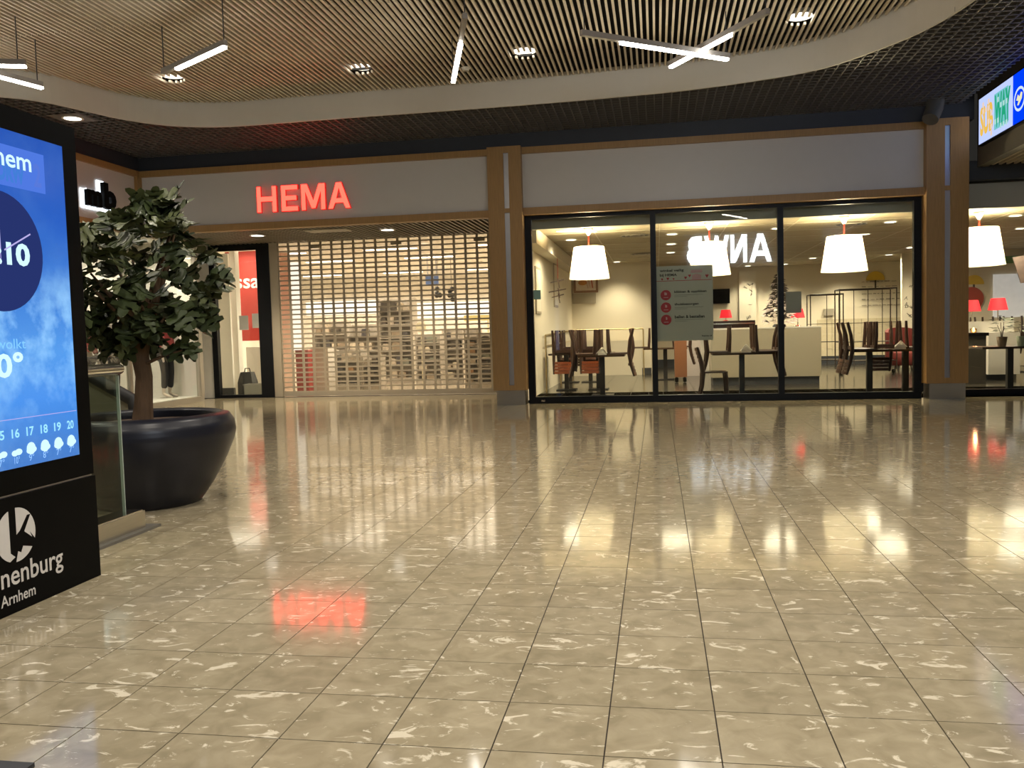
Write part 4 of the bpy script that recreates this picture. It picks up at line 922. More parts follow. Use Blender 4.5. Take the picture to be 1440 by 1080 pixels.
# ------------------------------------------------------------------ digital totem
XK = -2.885; K0, K1 = 2.90, 4.01
kt = thing('digital_totem', 'tall black digital information totem with a lit weather screen, cut by the photo edge', 'totem', (XK-.09, (K0+K1)/2, 0))
MB().box(XK-.18, XK, K0, K1, .535, 2.29).build('screen_housing', M_BLACK, kt)
MB().box(XK-.18, XK+.008, K0, K1, 0, .525).build('base_cabinet', M_BLACK, kt)
MB().box(XK-.17, XK-.006, K0+.01, K1-.01, .525, .535).build('seam_strip', M_ALU, kt)
S0, S1, SZ0, SZ1 = 2.99, 3.905, .648, 2.18
def screen_mat():
    m = bpy.data.materials.new('sky_screen'); m.use_nodes = True; nt = m.node_tree; N = nt.nodes; L = nt.links
    b = N['Principled BSDF']; b.inputs['Base Color'].default_value = (.01, .01, .012, 1); b.inputs['Roughness'].default_value = .12
    tc = N.new('ShaderNodeTexCoord'); sp = N.new('ShaderNodeSeparateXYZ'); L.new(tc.outputs['Generated'], sp.inputs[0])
    cr = N.new('ShaderNodeValToRGB'); e = cr.color_ramp.elements
    e[0].position = 0; e[0].color = (.04, .17, .52, 1); e[1].position = 1; e[1].color = (.012, .075, .40, 1)
    for p_, c in ((.2, (.05, .25, .75, 1)), (.34, (.06, .28, .74, 1)), (.5, (.035, .19, .62, 1)), (.75, (.015, .10, .48, 1))):
        k = e.new(p_); k.color = c
    L.new(sp.outputs['Z'], cr.inputs[0])
    nz = N.new('ShaderNodeTexNoise'); nz.inputs['Scale'].default_value = 3.2; nz.inputs['Detail'].default_value = 7; nz.inputs['Roughness'].default_value = .6; L.new(tc.outputs['Object'], nz.inputs[0])
    r2 = N.new('ShaderNodeValToRGB'); r2.color_ramp.elements[0].position = .46; r2.color_ramp.elements[1].position = .66; L.new(nz.outputs['Fac'], r2.inputs[0])
    band = N.new('ShaderNodeValToRGB'); be = band.color_ramp.elements; be[0].position = .12; be[0].color = (.15, .15, .15, 1); be[1].position = .62; be[1].color = (.04, .04, .04, 1); k = be.new(.42); k.color = (1, 1, 1, 1); k = be.new(.25); k.color = (.6, .6, .6, 1)
    L.new(sp.outputs['Z'], band.inputs[0])
    mu = N.new('ShaderNodeMath'); mu.operation = 'MULTIPLY'; L.new(r2.outputs[0], mu.inputs[0]); L.new(band.outputs[0], mu.inputs[1])
    mx = N.new('ShaderNodeMix'); mx.data_type = 'RGBA'; mx.inputs[7].default_value = (.36, .70, 1, 1); L.new(mu.outputs[0], mx.inputs[0]); L.new(cr.outputs[0], mx.inputs[6])
    L.new(mx.outputs[2], b.inputs['Emission Color']); b.inputs['Emission Strength'].default_value = 1.0; return m
scr = MB().box(XK-.004, XK+.002, S0, S1, SZ0, SZ1).build('screen', screen_mat(), kt)
def ks(d=.004): return XK+d
SW = emit('screen_white', (.62, .90, 1), 1.0); SP = emit('screen_pale', (.30, .55, .95), 1.0); SPK = emit('screen_pink', (.45, .40, .75), 1.0)
def kquad(y0, y1, z0, z1, d, m, name):
    return MB().add([(ks(d), y0, z0), (ks(d), y1, z0), (ks(d), y1, z1), (ks(d), y0, z1)], [(0, 1, 2, 3)]).build(name, m, scr)
kquad(3.18, 3.766, 1.925, 2.11, .004, emit('screen_panel', (.07, .17, .66), 1.0), 'title_panel')
text('DRW', 'E', (ks(.0045), 3.46, 1.945), .17, .09, 0, .05, 'lettering', emit('screen_green_ghost', (.05, .185, .60), 1.0), scr)
text('2', 'E', (ks(.0045), 3.69, 1.95), .05, .11, 0, .03, 'lettering', emit('screen_grey_ghost', (.085, .17, .62), 1.0), scr)
text('Arnhem', 'E', (ks(.006), 3.676, 2.012), .45, .085, 0, .015, 'lettering', SW, scr, anchor='r')
CY, CZ, CR = 3.45, 1.628, .27
b = MB(); b.add(pane_on('E', (ks(.004), 0, 0), circ(CY, CZ, CR, 48)), [tuple(range(48))]); b.build('clock_disc', emit('clock_disc', (.018, .030, .135), 1.0), scr)
text('12:10', 'E', (ks(.006), 3.632, 1.568), .36, .105, 0, .04, 'lettering', SW, scr, anchor='r')
b = MB()
def line(y0, z0, y1, z1, wd, d):
    v = Vector((0, y1-y0, z1-z0)); n_ = Vector((0, -v.z, v.y)).normalized()*wd/2; a = Vector((ks(d), y0, z0)); c = Vector((ks(d), y1, z1)); b.add([a-n_, c-n_, c+n_, a+n_], [(0, 1, 2, 3)])
line(CY, 1.628, CY+.0, 1.84, .008, .005); line(3.472, 1.634, 3.642, 1.722, .007, .007); line(CY, 1.57, CY, 1.64, .004, .005)
b.build('clock_hands', SPK, scr, kind='stuff')
text('Bewolkt', 'E', (ks(.005), 3.572, 1.19), .26, .045, 0, .0, 'lettering', emit('screen_dim', (.22, .55, .95), 1.0), scr, anchor='r')
text('10\u00b0', 'E', (ks(.005), 3.55, 1.06), .235, .115, 0, .03, 'lettering', SW, scr, anchor='r')
kquad(S0+.01, S1-.008, .870, .873, .004, SPK, 'divider_line')
for k in range(9):
    y = 3.845-.093*k; n_ = 20-k
    if n_ < 13: break
    text(str(n_), 'E', (ks(.005), y, .785), .048, .042, 0, .02, 'lettering', emit('screen_pale2', (.35, .75, .98), 1.0), scr, anchor='c')
    b = MB(); r_ = random.Random(k)
    if n_ > 16 : pts = circ(y, .726, .029, 14); b.add(pane_on('E', (ks(.005), 0, 0), pts), [tuple(range(14))])
    b.add(pane_on('E', (ks(.0056), 0, 0), circ(y-.012, .716, .02, 12, ry=.014)), [tuple(range(12))]); b.add(pane_on('E', (ks(.0058), 0, 0), circ(y+.012, .72, .023, 12, ry=.015)), [tuple(range(12))])
    b.build('weather_icon', SW, scr)
    text(('10\u00b0' if n_ == 16 else '9\u00b0' if n_ == 17 else '8\u00b0' if n_ == 18 else '7\u00b0'), 'E', (ks(.005), y, .668), .034, .032, 0, .0, 'lettering', SP, scr, anchor='c')
text('len', 'E', (ks(.003), 3.478, 2.226), .045, .022, 0, .02, 'lettering', mat('bezel_white', (.6, .6, .6), .5), kt, anchor='r')
M_LOGO = mat('logo_silver', (.62, .60, .58), .45)
XB = XK+.010; LC, LZ, LR = 3.432, .349, .123
def logo(poly): 
    b.add(pane_on('E', (XB, LC, LZ), [(u*LR, v*LR) for u, v in poly]), [tuple(range(len(poly)))])
b = MB()                                              # disc with a k cut out of it
logo([(.02, 1.0)]+[(math.cos(a), math.sin(a)) for a in [math.radians(d) for d in range(85, -24, -8)]]+[(.70, -.02+.0), (.80, -.25), (.42, .04), (.78, .62), (.60, .62), (.20, .12), (.02, -.0)])
logo([(math.cos(math.radians(d)), math.sin(math.radians(d))) for d in range(-38, -100, -8)]+[(.05, -.62), (.2, -.70), (.32, -.48)])
logo([(math.cos(math.radians(d)), math.sin(math.radians(d))) for d in range(112, 256, 8)]+[(-.10, -.80), (-.32, -.62), (-.32, .93)])
b.build('emblem', M_LOGO, kt, kind='stuff')
text('Kronenburg', 'E', (XB, 3.729, .098), .60, .122, 0, .012, 'lettering', M_LOGO, kt, anchor='r')
text('Arnhem', 'E', (XB, 3.532, .045), .215, .052, 0, .012, 'lettering', M_LOGO, kt, anchor='r')
fm = MB().box(-3.3, -1.775, 1.2, 2.135, 0, .012).build('floor_mat', mat('dark_mat', (.03, .032, .036), .8)); tag(fm, 'dark floor mat whose corner shows at the lower photo edge', 'mat')

# ------------------------------------------------------------------ balustrade behind the totem
bl = thing('glass_balustrade', 'glass balustrade with steel hand rail and steel base, between totem and planter', 'balustrade', (-3.33, 3.4, 0))
BX = -3.27
MB().box(BX-.16, BX, 1.5, 5.03, .015, .125).build('base_shoe', M_STEEL, bl)
MB().box(BX-.17, BX+.045, 1.5, 5.13, 0, .016).build('floor_strip', mat('strip_dark', (.14, .13, .11), .4), bl)
MB().box(BX-.085, BX-.069, 1.5, 4.93, .125, 1.03).build('glass_panel', glass('balustrade_glass', (.74, .80, .74), .05), bl)
MB().box(BX-.087, BX-.067, 4.925, 4.932, .125, 1.0).build('glass_edge', mat('glass_edge', (.35, .42, .36), .3), bl)
MB().box(BX-.155, BX-.01, 1.5, 5.02, .125, .132).build('shoe_cap', M_CHROME, bl)
MB().tube([(BX-.077, 1.5, 1.04), (BX-.077, 4.93, 1.04), (BX-.077, 4.965, 1.04)], [.038, .038, .030], 16).build('hand_rail', M_CHROME, bl)
es = thing('escalator_rail', 'black sloping escalator hand rail with dark glass behind the balustrade', 'escalator', (-4.9, 7, 0)); Y_ = 7.0
pA = at(105, 516, Y_); pB = at(186, 562, Y_)
MB().tube([(pA.x-.6, Y_, 1.02), (pA.x, Y_, pA.z), pB, (pB.x+.02, Y_, pB.z-.1), (pB.x+.01, Y_, .30), (pB.x, Y_, 0)], .055, 10).build('hand_rail', mat('rubber_black', (.012, .012, .012), .6), es)
MB().add([(pA.x-.6, Y_+.01, .40), (pB.x, Y_+.01, .40), (pB.x, Y_+.01, pB.z), (pA.x, Y_+.01, pA.z), (pA.x-.6, Y_+.01, 1.0), (pA.x-.6, Y_+.03, .40), (pB.x, Y_+.03, .40), (pB.x, Y_+.03, pB.z), (pA.x, Y_+.03, pA.z), (pA.x-.6, Y_+.03, 1.0)], [(0, 1, 2, 3, 4), (9, 8, 7, 6, 5), (0, 5, 6, 1), (1, 6, 7, 2)]).build('side_panel', mat('escalator_olive', (.22, .21, .15), .35), es)
# ------------------------------------------------------------------ planter and tree
PX, PY = -3.79, 5.9
tr = thing('potted_tree', 'fig-like artificial tree in a large round glossy dark planter', 'tree', (PX, PY, 0))
prof = [(.0, .0), (.365, .0), (.385, .02), (.475, .15), (.575, .33), (.63, .46), (.645, .53), (.635, .60), (.60, .655), (.54, .67), (.50, .655), (.49, .62), (.49, .58)]
pr = []
for i in range(len(prof)-1):
    for k in range(3):
        t_ = k/3; pr.append((prof[i][0]*(1-t_)+prof[i+1][0]*t_, prof[i][1]*(1-t_)+prof[i+1][1]*t_))
pr.append(prof[-1])
MB().lathe(pr, (PX, PY, 0), 64).build('pot', mat('planter_glaze', (.011, .012, .019), .33, var=.15, scale=4, spec=.35), tr)
MB().disc((PX, PY, .60), .50, 40).build('soil', mat('soil', (.06, .035, .02), .9, var=.5, scale=40, bump=.6), tr, fixn=False)
M_BARK = mat('bark', (.12, .07, .036), .85, var=.5, scale=14, bump=.8, stretch=(3, 3, .6))
rt = random.Random(21)
trunk = [(PX-.03, PY, .57), (PX-.01, PY, .75), (PX+.0, PY+.01, .95), (PX-.02, PY, 1.12), (PX+.01, PY, 1.30), (PX+.06, PY, 1.50)]
MB().tube(trunk, [.08, .066, .06, .064, .07, .05], 14).build('trunk', M_BARK, tr)
def env(z):                                          # half width and centre offset of the crown at height z
    k = [(1.10, .10, -.02), (1.22, .30, -.10), (1.32, .46, .02), (1.50, .55, .08), (1.70, .57, .07), (1.85, .57, .08), (1.98, .53, .06), (2.06, .40, .06), (2.16, .20, .16), (2.30, .07, .24)]
    for (z0, r0, c0), (z1, r1, c1) in zip(k, k[1:]):
        if z <= z1: t_ = max(0, (z-z0)/(z1-z0)); return r0+(r1-r0)*t_, c0+(c1-c0)*t_
    return .05, .25
tips = []
for k in range(15):
    a = k*2.4; z = 1.30+.9*((k*.618) % 1); r, c = env(z); rr_ = r*(.55+.3*rt.random())
    p1 = Vector((PX+.03, PY, 1.18+.22*rt.random())); p3 = Vector((PX+c+rr_*math.cos(a), PY+rr_*math.sin(a), z)); p2 = (p1+p3)/2+Vector((0, 0, -.03+.08*rt.random()))
    MB().tube([p1, p2, p3], [.026, .017, .008], 7).build('branch', M_BARK, tr); tips.append(p3)
MB().tube([(PX+.05, PY-.02, 1.05), (PX+.2, PY-.05, 1.10), (PX+.36, PY-.06, 1.14)], [.014, .01, .006], 6).build('branch', M_BARK, tr)
# lobed leaf, tip along +y, folded along the midrib
def leaf_mesh(seed):
    r_ = random.Random(seed); half = [(0, 0), (.16, .02), (.20, .14), (.38, .10), (.47, .30), (.40, .38), (.26, .36), (.30, .50), (.43, .56), (.42, .72), (.30, .72), (.17, .60), (.18, .78), (.13, .93), (0, 1.0)]
    half = [(u*(1+.15*(r_.random()-.5)), v) for u, v in half]; mid = [(0, v) for u, v in half]
    vs = []; 
    for u, v in half: vs.append((u, v, .22*u-.16*v*v+.04*math.sin(v*9)*(u > .2)))
    n_ = len(half)
    for u, v in half: vs.append((-u*.95, v, .22*u-.16*v*v))
    for u, v in half: vs.append((0, v, -.16*v*v))
    fs = []
    for i in range(n_-1):
        fs.append((2*n_+i, i, i+1, 2*n_+i+1)); fs.append((2*n_+i+1, n_+i+1, n_+i, 2*n_+i))
    me = bpy.data.meshes.new('leaf'); me.from_pydata(vs, [], fs); me.polygons.foreach_set('use_smooth', [True]*len(fs)); return me
M_LEAF = mat('fig_leaf', (.036, .050, .016), .5, var=.45, scale=3, spec=.25); M_LEAF2 = mat('fig_leaf_pale', (.085, .10, .036), .5, var=.3, scale=3)
LM = []
for s_ in range(4):
    me = leaf_mesh(s_); me.materials.append(M_LEAF if s_ < 3 else M_LEAF2); LM.append(me)
pts = []; tries = 0
while len(pts) < 296 and tries < 60000:
    tries += 1
    z = 1.12+1.16*rt.random(); r, c = env(z); a = rt.random()*6.283; q_ = rt.random()**.42
    p = Vector((PX+c+r*q_*math.cos(a), PY+r*q_*math.sin(a)*.95, z))
    if all((p-o_).length > .052 for o_ in pts): pts.append(p)
pts += [Vector((PX+.30, PY-.06, 1.13)), Vector((PX+.38, PY-.06, 1.15)), Vector((PX+.44, PY-.07, 1.15))]
for p in pts:
    r, c = env(p.z); out_ = Vector((p.x-PX-c, p.y-PY, (p.z-1.62)*.7)); out_ = out_.normalized() if out_.length > .01 else Vector((0, 0, 1))
    tipd = (out_+Vector((rt.uniform(-.8, .8), rt.uniform(-.8, .8), rt.uniform(-.9, .35)))).normalized()
    nrm = (Vector((rt.uniform(-.6, .6), rt.uniform(-.9, .3), .8))).normalized(); xax = tipd.cross(nrm).normalized(); nrm = xax.cross(tipd)
    s_ = rt.uniform(.15, .232)
    o = bpy.data.objects.new('leaf', LM[3 if (rt.random() < .12 or (p.z > 1.85 and rt.random() < .5)) else rt.randrange(3)]); C.objects.link(o); o.parent = tr
    m_ = Matrix((xax, tipd, nrm)).transposed().to_4x4() @ Matrix.Scale(s_, 4); m_.translation = p-Vector((PX, PY, 0))-tipd*s_*.4; o.matrix_local = m_
# ------------------------------------------------------------------ mannequins in the side shop window
def skin(name, nodes, edges, m, parent, sub=2):
    me = bpy.data.meshes.new(name); off = wloc(parent)
    me.from_pydata([Vector(n_[0])-off for n_ in nodes], edges, []); o = bpy.data.objects.new(name, me); C.objects.link(o); o.parent = parent
    o.modifiers.new('skin', 'SKIN').use_smooth_shade = True
    for v, n_ in zip(me.skin_vertices[0].data, nodes): v.radius = n_[1] if isinstance(n_[1], tuple) else (n_[1], n_[1])
    me.skin_vertices[0].data[0].use_root = True
    s_ = o.modifiers.new('sub', 'SUBSURF'); s_.levels = sub; s_.render_levels = sub
    dg = bpy.context.evaluated_depsgraph_get(); new = bpy.data.meshes.new_from_object(o.evaluated_get(dg)); o.modifiers.clear(); o.data = new; new.materials.clear(); new.materials.append(m); bpy.data.meshes.remove(me); return o
M_MANQ = mat('mannequin_white', (.66, .56, .47), .4); M_BLKC = mat('black_trousers', (.016, .016, .02), .8); M_FLOR = mat('red_floral', (.42, .06, .06), .8, var=.95, scale=22); M_COAT = mat('dark_coat', (.028, .03, .034), .85)
def mannequin(x, y, label, top_m, coat=False, rot=0):
    z0 = .1; t = thing('mannequin', label, 'mannequin', (x, y, z0))
    def P(u, f, z): return Vector((x+f*math.cos(rot)-u*math.sin(rot), y+u*math.cos(rot)+f*math.sin(rot), z0+z))   # u across, f forward (+X)
    nd = [(P(0, 0, .92), (.15, .11)), (P(0, 0, 1.12), (.12, .09)), (P(0, .0, 1.34), (.16, .10)), (P(0, -.01, 1.48), (.055, .055)), (P(0, .01, 1.57), (.06, .065)), (P(0, .02, 1.67), (.075, .09)), (P(0, .01, 1.75), (.055, .065))]
    ed = [(0, 1), (1, 2), (2, 3), (3, 4), (4, 5), (5, 6)]
    for s_ in (-1, 1):
        k = len(nd); nd += [(P(.095*s_, 0, .84), .085), (P(.10*s_, .03, .50), .055), (P(.105*s_, -.0, .27), .05), (P(.11*s_, -.02, .09), .032), (P(.12*s_, .10, .03), (.035, .028)), (P(.12*s_, .16, .02), (.028, .018))]
        ed += [(0, k)]+[(k+i, k+i+1) for i in range(5)]
        k = len(nd); nd += [(P(.19*s_, 0, 1.39), .05), (P(.25*s_, -.02, 1.12), .04), (P(.25*s_, .06, .88), .028), (P(.25*s_, .09, .79), (.03, .018)), (P(.25*s_, .11, .71), (.022, .012))]; ed += [(2, k)]+[(k+i, k+i+1) for i in range(4)]
    skin('body', nd, ed, M_MANQ, t)
    tn = [(P(0, 0, .93), (.175, .13)), (P(0, 0, 1.12), (.15, .115)), (P(0, 0, 1.33), (.185, .125)), (P(0, 0, 1.43), (.10, .09))]; te = [(0, 1), (1, 2), (2, 3)]
    for s_ in (-1, 1):
        k = len(tn); tn += [(P(.20*s_, 0, 1.385), .068), (P(.255*s_, -.02, 1.12), .056), (P(.255*s_, .05, .92), .045)]; te += [(2, k), (k, k+1), (k+1, k+2)]
    if coat: tn[0] = (P(0, 0, .70), (.22, .17)); 
    skin('coat' if coat else 'floral_top', tn, te, top_m, t)
    ln = [(P(0, 0, .92), (.168, .125))]; le = []
    for s_ in (-1, 1):
        k = len(ln); ln += [(P(.10*s_, 0, .82), .10), (P(.105*s_, .03, .50), .074), (P(.11*s_, 0, .18), .06)]; le += [(0, k), (k, k+1), (k+1, k+2)]
    skin('trousers', ln, le, M_BLKC, t)
    MB().lathe([(0, 0), (.17, 0), (.17, .012), (0, .014)], (x+.03, y, z0), 24).build('stand', M_CHROME, t)
q = atx(236, 560, -9.62); mannequin(-9.62, q.y, 'mannequin in a red floral top and black trousers, behind the tree trunk', M_FLOR)
q = atx(158, 560, -9.62); mannequin(-9.62, q.y, 'mannequin in a dark coat and black trousers, between totem and tree trunk', M_COAT, True)
q = atx(122, 560, -9.75); mannequin(-9.75, q.y, 'mannequin in a red floral top half hidden behind the totem', M_FLOR)
# ------------------------------------------------------------------ HEMA store behind the shutter
M_SFLOOR = mat('store_floor', (.48, .41, .31), .14, var=.06)
MB().box(-15, -2.7, 16.96, 31, -.05, 0).build('floor', M_SFLOOR, origin=(-8, 24, 0), kind='structure')
MB().box(-15.1, -2.36, 31, 31.1, 0, 3.5).build('wall_back', M_WHITE, kind='structure'); MB().box(-15.1, -15, 16.2, 31, 0, 3.5).build('wall_left', M_WHITE, kind='structure')
MB().box(-2.7, -2.6, 16.95, 31, 0, 3.5).build('wall_right', M_WHITE, kind='structure'); MB().box(-15, -2.7, 16.96, 31, 3.4, 3.45).build('ceiling', M_WHITE, kind='structure')
MB().box(-15, -9.2, 16.88, 16.96, 0, 3.5).build('wall_front', M_WHITE, kind='structure'); MB().box(-9.2, -2.7, 16.96, 17.02, 3.18, 3.45).build('wall_front', M_BLACKP, kind='structure')
for i in range(4):
    for j in range(5):
        spot('store_fill', (-12.2+2.8*i, 18.6+2.6*j, 3.25), (110 if (j == 0 and i < 2) else 330)*LAMP, 165, (1, .89, .72), .45)  # unseen fill spots added to light the store, no fixtures
        x = -12.6+i*2.9+.3*j; y = 18.2+j*2.6
        if x > -3.2: continue
        t = thing('ceiling_tube_light', 'long ceiling light in the shuttered store, row %s, %s' % (('one', 'two', 'three', 'four', 'five')[j], ('far at the store wall', 'behind the glazed door', 'behind the shutter middle', 'by the first wood column')[i]), 'light', (x, y, 3.36))
        MB().box(x-.7, x+.7, y-.06, y+.06, 3.36, 3.40).build('housing', M_WHITE, t); MB().box(x-.68, x+.68, y-.05, y+.05, 3.345, 3.36).build('diffuser', emit('store_tube', (1, .90, .76), 14), t)
lb_ = MB().box(px(432, 30.9), px(545, 30.9), 30.9, 30.96, at(480, 442, 30.9).z, at(480, 424, 30.9).z).build('light_box', emit('light_box', (1, .93, .80), 2.2)); tag(lb_, 'white light box on the store back wall, nearer the glazed door', 'light box')
lb_ = MB().box(px(575, 30.9), px(690, 30.9), 30.9, 30.96, at(640, 446, 30.9).z, at(640, 425, 30.9).z).build('light_box', emit('light_box', (1, .93, .80), 2.2)); tag(lb_, 'white light box on the store back wall, nearer the first wood column', 'light box')
pk = MB().box(px(390, 20), px(409.5, 20), 20, 20.06, 0, 3.3).build('pink_panel', mat('pink_panel', (.82, .60, .48), .6, var=.03)); tag(pk, 'tall pale pink wall panel just inside the shutter beside the black door post', 'panel')
lc = MB().box(px(411, 20.4), px(424, 20.4), 20.4, 20.5, .9, 3.1).build('light_column', emit('light_column', (1, .92, .80), 1.7)); tag(lc, 'narrow bright light column beside the pink panel inside the store', 'light')
rd = thing('red_bin', 'red upright display bin low behind the shutter', 'bin', (px(427, 18), 18, 0)); MB().box(px(417, 18), px(434, 18), 17.9, 18.15, .0, at(426, 494, 18).z).build('body', mat('bin_red', (.50, .05, .05), .5), rd); MB().box(px(417, 18)-.01, px(434, 18)+.01, 17.89, 18.16, at(426, 494, 18).z, at(426, 494, 18).z+.03).build('rim', mat('bin_rim', (.62, .2, .18), .5), rd)
wc = MB().box(px(436, 18.2), px(460, 18.2), 18.2, 18.6, 0, at(450, 489, 18.2).z).build('checkout_counter', M_WHITE); tag(wc, 'low white counter beside the red bin behind the shutter', 'counter')
PNAME = ['dark brown', 'tan', 'beige', 'navy', 'dark red', 'orange', 'grey-green', 'cream', 'black']
ORD = ['first', 'second', 'third', 'fourth', 'fifth', 'sixth', 'seventh', 'eighth', 'ninth']
PAL = [(.07, .06, .05), (.30, .24, .17), (.55, .48, .38), (.10, .12, .22), (.38, .10, .09), (.45, .25, .12), (.20, .22, .18), (.64, .57, .45), (.05, .05, .06)]
rp = random.Random(11)
def shelving(x0, x1, Y, ytop, label, group, sh, pal, Zt=None):
    X0_, X1_ = px(x0, Y), px(x1, Y); zt = Zt or at((x0+x1)/2, ytop, Y).z; t = thing('display_rack', label, 'rack', ((X0_+X1_)/2, Y+.25, 0)); mm = mat('rack_grey', (.46, .42, .36), .5)
    MB().box(X0_, X1_, Y+.42, Y+.46, 0, zt).build('back_panel', mm, t)
    for x in (X0_, X1_): MB().box(x-.015, x+.015, Y, Y+.46, 0, zt).build('side_panel', mm, t)
    MB().box(X0_, X1_, Y, Y+.46, 0, .12).build('plinth', mm, t)
    for k in range(sh):
        z = .12+(zt-.12)*k/sh; MB().box(X0_+.015, X1_-.015, Y+.02, Y+.42, z, z+.025).build('shelf', mm, t)
        x = X0_+.04; n_ = 0; hmax = (zt-.12)/sh-.06
        while x < X1_-.12:
            w_ = .10+.13*rp.random(); h_ = hmax*(.45+.5*rp.random())
            if x+w_ > X1_-.03: break
            if rp.random() < .85:
                ci_ = pal[rp.randrange(len(pal))]; c_ = PAL[ci_]; n_ += 1
                b = MB().box(x, x+w_, Y+.05, Y+.30, z+.0255, z+.0255+h_*.86); b.box(x+w_*.1, x+w_*.9, Y+.05, Y+.30, z+.0255+h_*.86, z+.0255+h_)
                o = b.build('product_box', mat('product_%d' % PAL.index(c_), c_, .5, var=.35, scale=14)); tag(o, '%s packet, %s along shelf %s of the %s' % (PNAME[ci_], ORD[n_-1], ('one', 'two', 'three', 'four', 'five', 'six')[k], group), 'product', 'goods on the '+group)
            x += w_+.02+.05*rp.random()
shelving(534, 580, 21, 419, 'tall grey display rack in the middle behind the shutter', 'tall grey rack', 6, (0, 1, 6, 8, 2))
shelving(442, 486, 23.5, 452, 'cream display rack behind the low white counter', 'rack behind the counter', 4, (0, 2, 7, 1, 8))
shelving(488, 531, 22, 456, 'display rack with mixed goods between white counter and tall grey rack', 'mixed goods rack', 4, (0, 2, 3, 7, 4, 8))
shelving(466, 505, 18.8, 492, 'low display rack close behind the shutter beside the white counter', 'low rack by counter', 3, (1, 5, 8, 2, 0))
shelving(584, 618, 20, 470, 'pale display rack behind the round cream tray', 'pale rack', 5, (2, 7, 1, 0, 6))
shelving(622, 650, 20.5, 462, 'narrow display rack with blue boxes behind the shutter', 'blue box rack', 5, (3, 0, 2, 8, 7))
shelving(653, 671, 18.6, 462, 'narrow rack of orange packages close behind the shutter', 'orange packet rack', 6, (5, 5, 1, 2))
shelving(674, 701, 18.4, 468, 'dark goods rack behind the shutter beside the first wood column', 'dark rack by column', 6, (0, 8, 0, 6))
shelving(508, 531, 18.6, 500, 'low narrow rack close behind the shutter, before the tall grey rack', 'low narrow rack', 3, (4, 3, 2, 0))
yl = MB().box(px(656, 24), px(657, 24), 24, 24.05, 0, at(670, 451, 24).z).box(px(686, 24), px(687, 24), 24, 24.05, 0, at(670, 451, 24).z).box(px(653, 24), px(690, 24), 24, 24.05, at(670, 451, 24).z, at(670, 443, 24).z).build('shelf_light', emit('yellow_shelf', (1, .72, .25), 1.3)); tag(yl, 'yellow lit shelf strip in the store beside the first wood column', 'shelf')
bs = MB().box(px(601, 23), px(619, 23), 23, 23.03, at(610, 401, 23).z, at(610, 388, 23).z); bs.tube([(px(604, 23), 23.015, at(610, 388, 23).z), (px(604, 23), 23.015, 3.4)], .008, 6); bs.tube([(px(616, 23), 23.015, at(610, 388, 23).z), (px(616, 23), 23.015, 3.4)], .008, 6)
bso = bs.build('hanging_sign', mat('blue_sign', (.10, .18, .42), .5, emis=.25)); tag(bso, 'small blue sign hanging from the store ceiling behind the shutter', 'sign')
for k, x_ in enumerate((616, 635)):
    b = MB(); q = at(x_, 414, 23.6); r_ = random.Random(k)
    for _ in range(6): b.lathe([(0, -.07), (.05, -.05), (.075, 0), (.05, .05), (0, .07)], (q.x+.14*(r_.random()-.5), 23.6+.1*(r_.random()-.5), q.z+.34*(r_.random()-.5)), 8)
    b.tube([(q.x, 23.6, q.z), (q.x, 23.6, 3.4)], .008, 6)
    o = b.build('hanging_ornament', mat('black_ornament', (.02, .02, .022), .7)); tag(o, ('black clustered ornament hanging in the store, nearer the blue sign', 'black clustered ornament hanging in the store, nearer the first wood column')[k], 'ornament')
q = at(592, 460, 19.6); ty_ = MB().prism([(q.x+u, q.z+v) for u, v in circ(0, 0, .125, 24)], 'y', 19.6, 19.62); ty_.box(q.x-.015, q.x+.015, 19.62, 19.64, 0, q.z)
tyo = ty_.build('round_sign', mat('cream_disc', (.76, .70, .48), .5)); tag(tyo, 'round cream disc sign in the store behind the shutter', 'sign')
# behind the glazed door panel
wp = MB().box(px(290, 17.7), px(325, 17.7), 17.7, 17.76, .16, 3.1).build('white_wall_panel', M_WHITE); tag(wp, 'white panel filling the tree side of the glazed entrance pane', 'panel')
wb_ = MB().box(px(290, 17.68), px(325, 17.68), 17.69, 17.77, 0, .158).build('panel_plinth', M_FRAME); wb_['label'] = 'black plinth below the white panel in the entrance pane'; wb_['category'] = 'plinth'
wq = MB().box(px(327, 18), px(334.5, 18), 18, 18.2, 0, 3.2).build('white_pillar', M_WHITE); tag(wq, 'slim white pillar inside the entrance pane beside the red poster', 'pillar')
rpn = thing('wall_poster', 'large red poster with white lettering inside the entrance pane', 'poster', (px(352, 19), 19, .9)); a = at(322, 480, 19); b_ = at(372, 352, 19)
MB().box(a.x, b_.x, 19, 19.04, a.z, b_.z).build('board', mat('poster_board_red', (.50, .035, .025), .5, var=.04), rpn)
M_WL = mat('white_lettering', (.85, .82, .76), .5)
text('kassa', 'S', (at(365, 405, 18.99).x, 18.99, at(365, 405, 19).z), 1.05, .34, 0, .015, 'lettering', M_WL, rpn, anchor='r')
b = MB()
for k in range(5): q = at(335, 422+k*7, 18.99); b.box(q.x-.3, q.x+.06-.02*k, 18.985, 18.995, q.z-.012, q.z+.012)
b.build('text_line', M_WL, rpn, kind='stuff')
cb = MB().box(px(345, 18.6), px(371, 18.6), 18.6, 19.0, 0, at(360, 488, 18.6).z).build('white_cabinet', M_WHITE); tag(cb, 'white cabinet under the red poster in the entrance pane', 'cabinet')
bg = thing('black_bag', 'black rounded bag on the floor inside the entrance pane', 'bag', (px(345, 17.7), 17.7, .0)); x_ = px(344, 17.7)
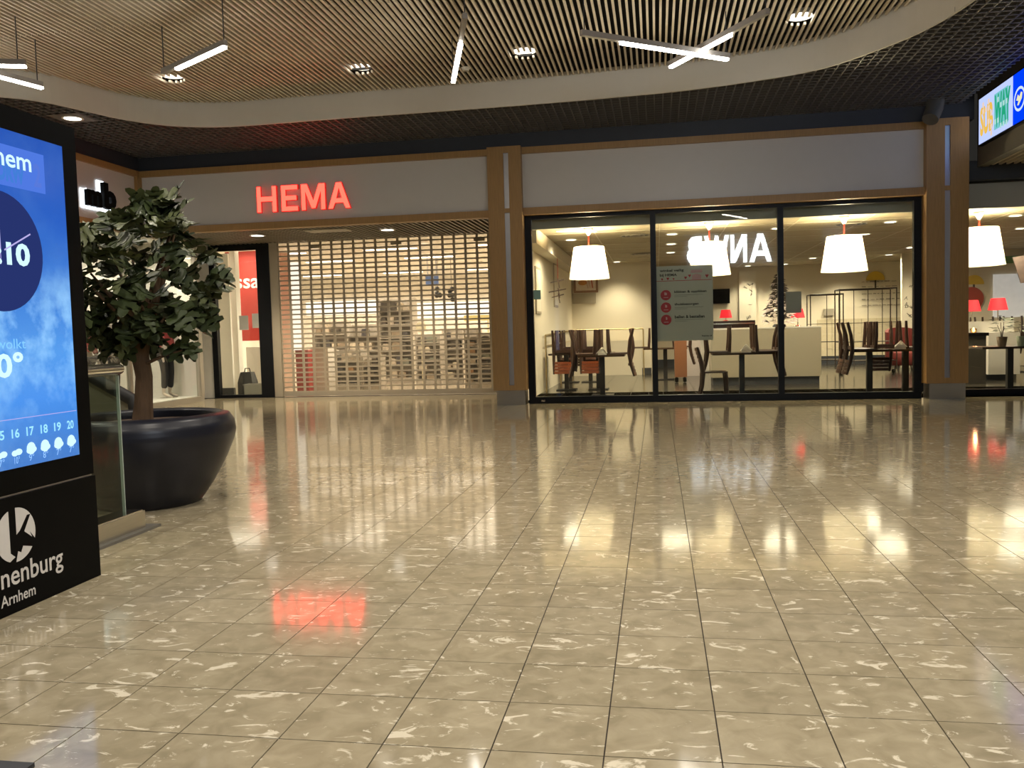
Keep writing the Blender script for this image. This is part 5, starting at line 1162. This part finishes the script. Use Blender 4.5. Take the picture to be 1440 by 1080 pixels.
MB().add([(x_+sx*(.17 if z < .3 else .12), 17.75+sy*(.14 if z < .3 else .09), z) for z in (.0, .28, .50) for sx, sy in ((-1, -1), (1, -1), (1, 1), (-1, 1))], [(3, 2, 1, 0), (8, 9, 10, 11)]+[(4*l+i, 4*l+(i+1) % 4, 4*l+4+(i+1) % 4, 4*l+4+i) for l in (0, 1) for i in range(4)]).build('body', mat('bag_black', (.012, .012, .013), .6), bg)
MB().tube([(x_-.07, 17.75, .48), (x_-.05, 17.75, .58), (x_+.05, 17.75, .58), (x_+.07, 17.75, .48)], .012, 6).build('handle', M_BLACK, bg)
gcr = thing('grey_crate', 'grey plastic crate beside the black bag inside the entrance pane', 'crate', (px(356, 17.4), 17.4, 0)); xa, xb_ = px(342, 17.3), px(371, 17.3); mm = mat('crate_grey', (.36, .34, .30), .6)
MB().box(xa, xb_, 17.2, 17.22, .02, .26).box(xa, xb_, 17.48, 17.5, .02, .26).box(xa, xa+.02, 17.2, 17.5, .02, .26).box(xb_-.02, xb_, 17.2, 17.5, .02, .26).box(xa, xb_, 17.2, 17.5, 0, .02).build('body', mm, gcr); MB().box(xa-.01, xb_+.01, 17.19, 17.21, .23, .26).box(xa-.01, xb_+.01, 17.49, 17.51, .23, .26).build('rim', mm, gcr)
# ------------------------------------------------------------------ wall behind the camera with the lit letters that mirror in the glass
YB = -1.0
MB().box(-9.1, 8.2, YB-.15, YB, 2.9, 5.3).build('wall_behind', mat('rear_fascia', (.20, .19, .18), .5), kind='structure'); MB().box(-9.1, 8.2, YB-.15, YB-.02, 0, 2.9).build('wall_behind', mat('rear_shop_dark', (.05, .045, .04), .2), kind='structure')
an = thing('shop_sign', 'white lit ANWB letters on the opposite shop front, seen mirrored in the middle window', 'sign', (2.3, YB+.05, 3.3))
D_ = 2*YG-YB
qa = at(1085, 355, D_); qb = at(966, 372, D_); zc = (at(1055, 368, D_).z+at(990, 372, D_).z)/2
M_ANW = emit('white_letter_light', (.84, .91, 1), 26); wd = (qa.x-qb.x)
for ch, f0, f1 in (('A', .0, .26), ('N', .29, .48), ('W', .50, .79), ('B', .82, 1.0)):
    if ch == 'B': text(ch, 'N', (qa.x-wd*f0, YB+.02, zc), wd*(f1-f0), .92, .06, .06, 'letter', M_ANW, an)
    else: letter(ch, 'N', (qa.x-wd*f0, YB+.02, zc), wd*(f1-f0), .92, .06, 'letter', M_ANW, an)
